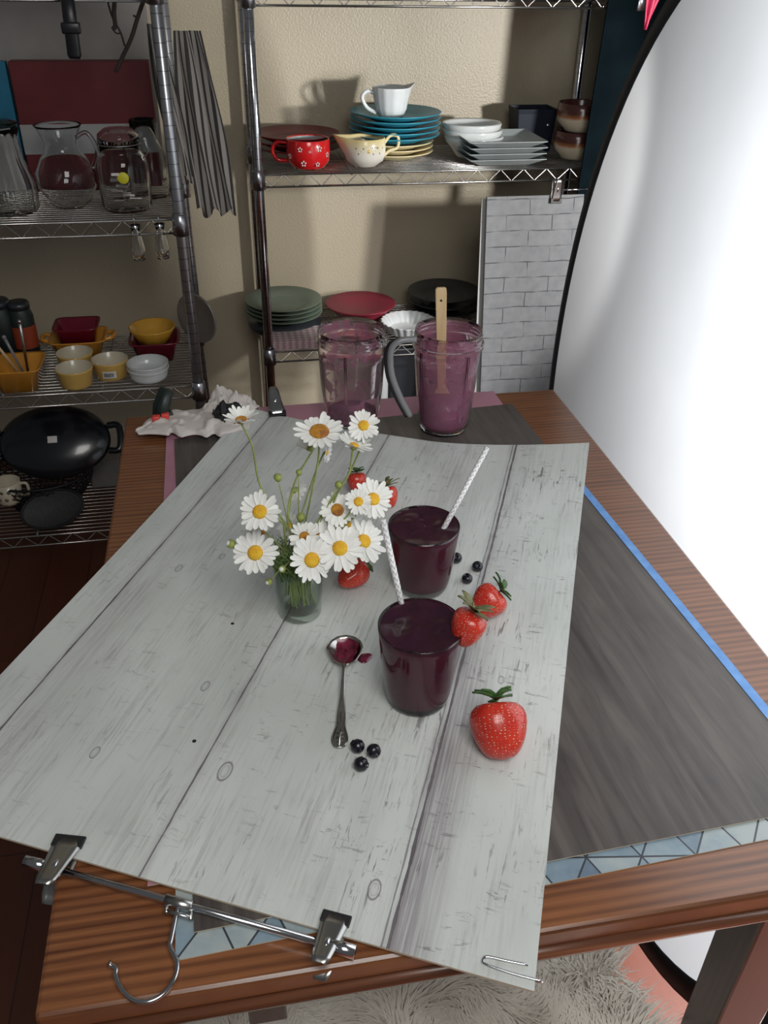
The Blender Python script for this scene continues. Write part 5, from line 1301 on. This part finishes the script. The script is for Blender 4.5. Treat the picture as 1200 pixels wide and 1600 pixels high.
# roaster and basket on the lowest shelf
P = aty(85, 745, 2.17); P.z = A3
t = thing('wire_basket', 'dark wire basket on the bottom left shelf under the black roaster lid', 'basket', (aty(75, 790, 2.17).x, 2.17, A3)); bR = msize(78, Vector((t.location.x, 2.17, A3)))
bm = NB()
for j in range(7):
    z = .006+.016*j; rr = bR*(.62+.38*math.sin(j/6*PI/2)); tube(bm, [(rr*math.cos(a), rr*math.sin(a)*.8, z) for a in [i*2*PI/40 for i in range(40)]], .0016 if j < 6 else .0035, 6, closed=True)
for k in range(40):
    a = 2*PI*k/40
    for tw in (-.25, .25): tube(bm, [(bR*(.62+.38*math.sin(j/6*PI/2))*math.cos(a+tw*j/6*2), bR*(.62+.38*math.sin(j/6*PI/2))*.8*math.sin(a+tw*j/6*2), .006+.016*j) for j in range(7)], .0012, 5)
obj('wire_mesh', bm, M['dark_mesh'], t)
bm = NB(); lathe(bm, [(0, 0), (bR*.62, 0), (bR*.62, .004), (0, .004)], 40, sy=.8); obj('basket_base', bm, M['dark_mesh'], t)
P = aty(86, 690, 2.13); t = thing('roaster_lid', 'large oval black enamel roaster lid with a small white label tilted towards the camera', 'pan lid', P); Ra = msize(84, P)
tl_ = Matrix.Rotation(math.radians(48), 4, 'X')
bm = NB(); lathe(bm, [(0, .030), (Ra*.4, .028), (Ra*.75, .020), (Ra*.95, .006), (Ra, 0), (Ra, -.004), (Ra*.94, -.002), (Ra*.7, .012), (0, .022)], 56, tl_, sy=.70); obj('lid_dome', bm, M['black_enamel'], t)
bm = NB(); handle_tube(bm, [tl_ @ Vector((Ra*.95, -.035, 0)), tl_ @ Vector((Ra*1.16, -.03, .002)), tl_ @ Vector((Ra*1.16, .03, .002)), tl_ @ Vector((Ra*.95, .035, 0))], .009); obj('handle', bm, M['black_enamel'], t)
bm = NB(); handle_tube(bm, [tl_ @ Vector((-Ra*.95, -.035, 0)), tl_ @ Vector((-Ra*1.16, -.03, .002)), tl_ @ Vector((-Ra*1.16, .03, .002)), tl_ @ Vector((-Ra*.95, .035, 0))], .009); obj('handle', bm, M['black_enamel'], t)
bm = NB(); box(bm, (0, -.002, .031), (.024, .018, .0012), tl_); obj('white_label', bm, M['label_white'], t, smooth=False)
P = aty(82, 795, 2.035); t = thing('mesh_strainer', 'dark oval mesh strainer leaning on the wire basket', 'strainer', P); Rs = msize(47, P)
tl2 = Matrix.Rotation(math.radians(50), 4, 'X') @ Matrix.Rotation(.2, 4, 'Z')
bm = NB(); lathe(bm, [(0, -.018), (Rs*.5, -.015), (Rs*.9, -.004), (Rs, 0)], 40, tl2, sy=.62); obj('mesh_bowl', bm, plain('dark_mesh_cloth', (.03, .032, .03), .7, .3, 200), t, solid=.001)
bm = NB(); tube(bm, [tl2 @ Vector((Rs*math.cos(a), Rs*.62*math.sin(a), 0)) for a in [i*2*PI/40 for i in range(40)]], .0035, 8, closed=True); obj('rim', bm, M['dark_mesh'], t)
P = aty(8, 748, 2.10); P.z = A3+.05; t = thing('patterned_mug', 'small pale floral mug in the wire basket at the left frame edge', 'mug', P)
bm = NB(); lathe(bm, [(0, 0), (.026, 0), (.033, .01), (.035, .065), (.032, .065), (.030, .012), (0, .006)], 28); obj('mug_body', bm, M['cream_in'], t)
bm = NB(); handle_tube(bm, [(.033, 0, .055), (.050, 0, .052), (.050, 0, .022), (.032, 0, .016)], .004); obj('handle', bm, M['cream_in'], t)
bm = NB()
for k in range(9):
    a = -2.6+.26*k; z = .025+.022*(k % 2); lathe(bm, [(0, .0006), (.005, 0), (0, -.002)], 8, Matrix.Translation((.0348*math.cos(a), .0348*math.sin(a), z)) @ frame_from((math.cos(a), math.sin(a), 0)).to_4x4())
obj('flower_print', bm, M['motif_grey'], t)
# pale crate between basket and table
P = aty(165, 765, 2.22); bm = bx(-.035, .05, -.03, .03, 0, .085); tag(obj('pale_tin', bm, plain('pale_grey_tin', (.16, .15, .14), .5), smooth=False, bevel=.004), 'dull pale tin behind the wire basket beside the table', 'tin', loc=(P.x, 2.25, A3))
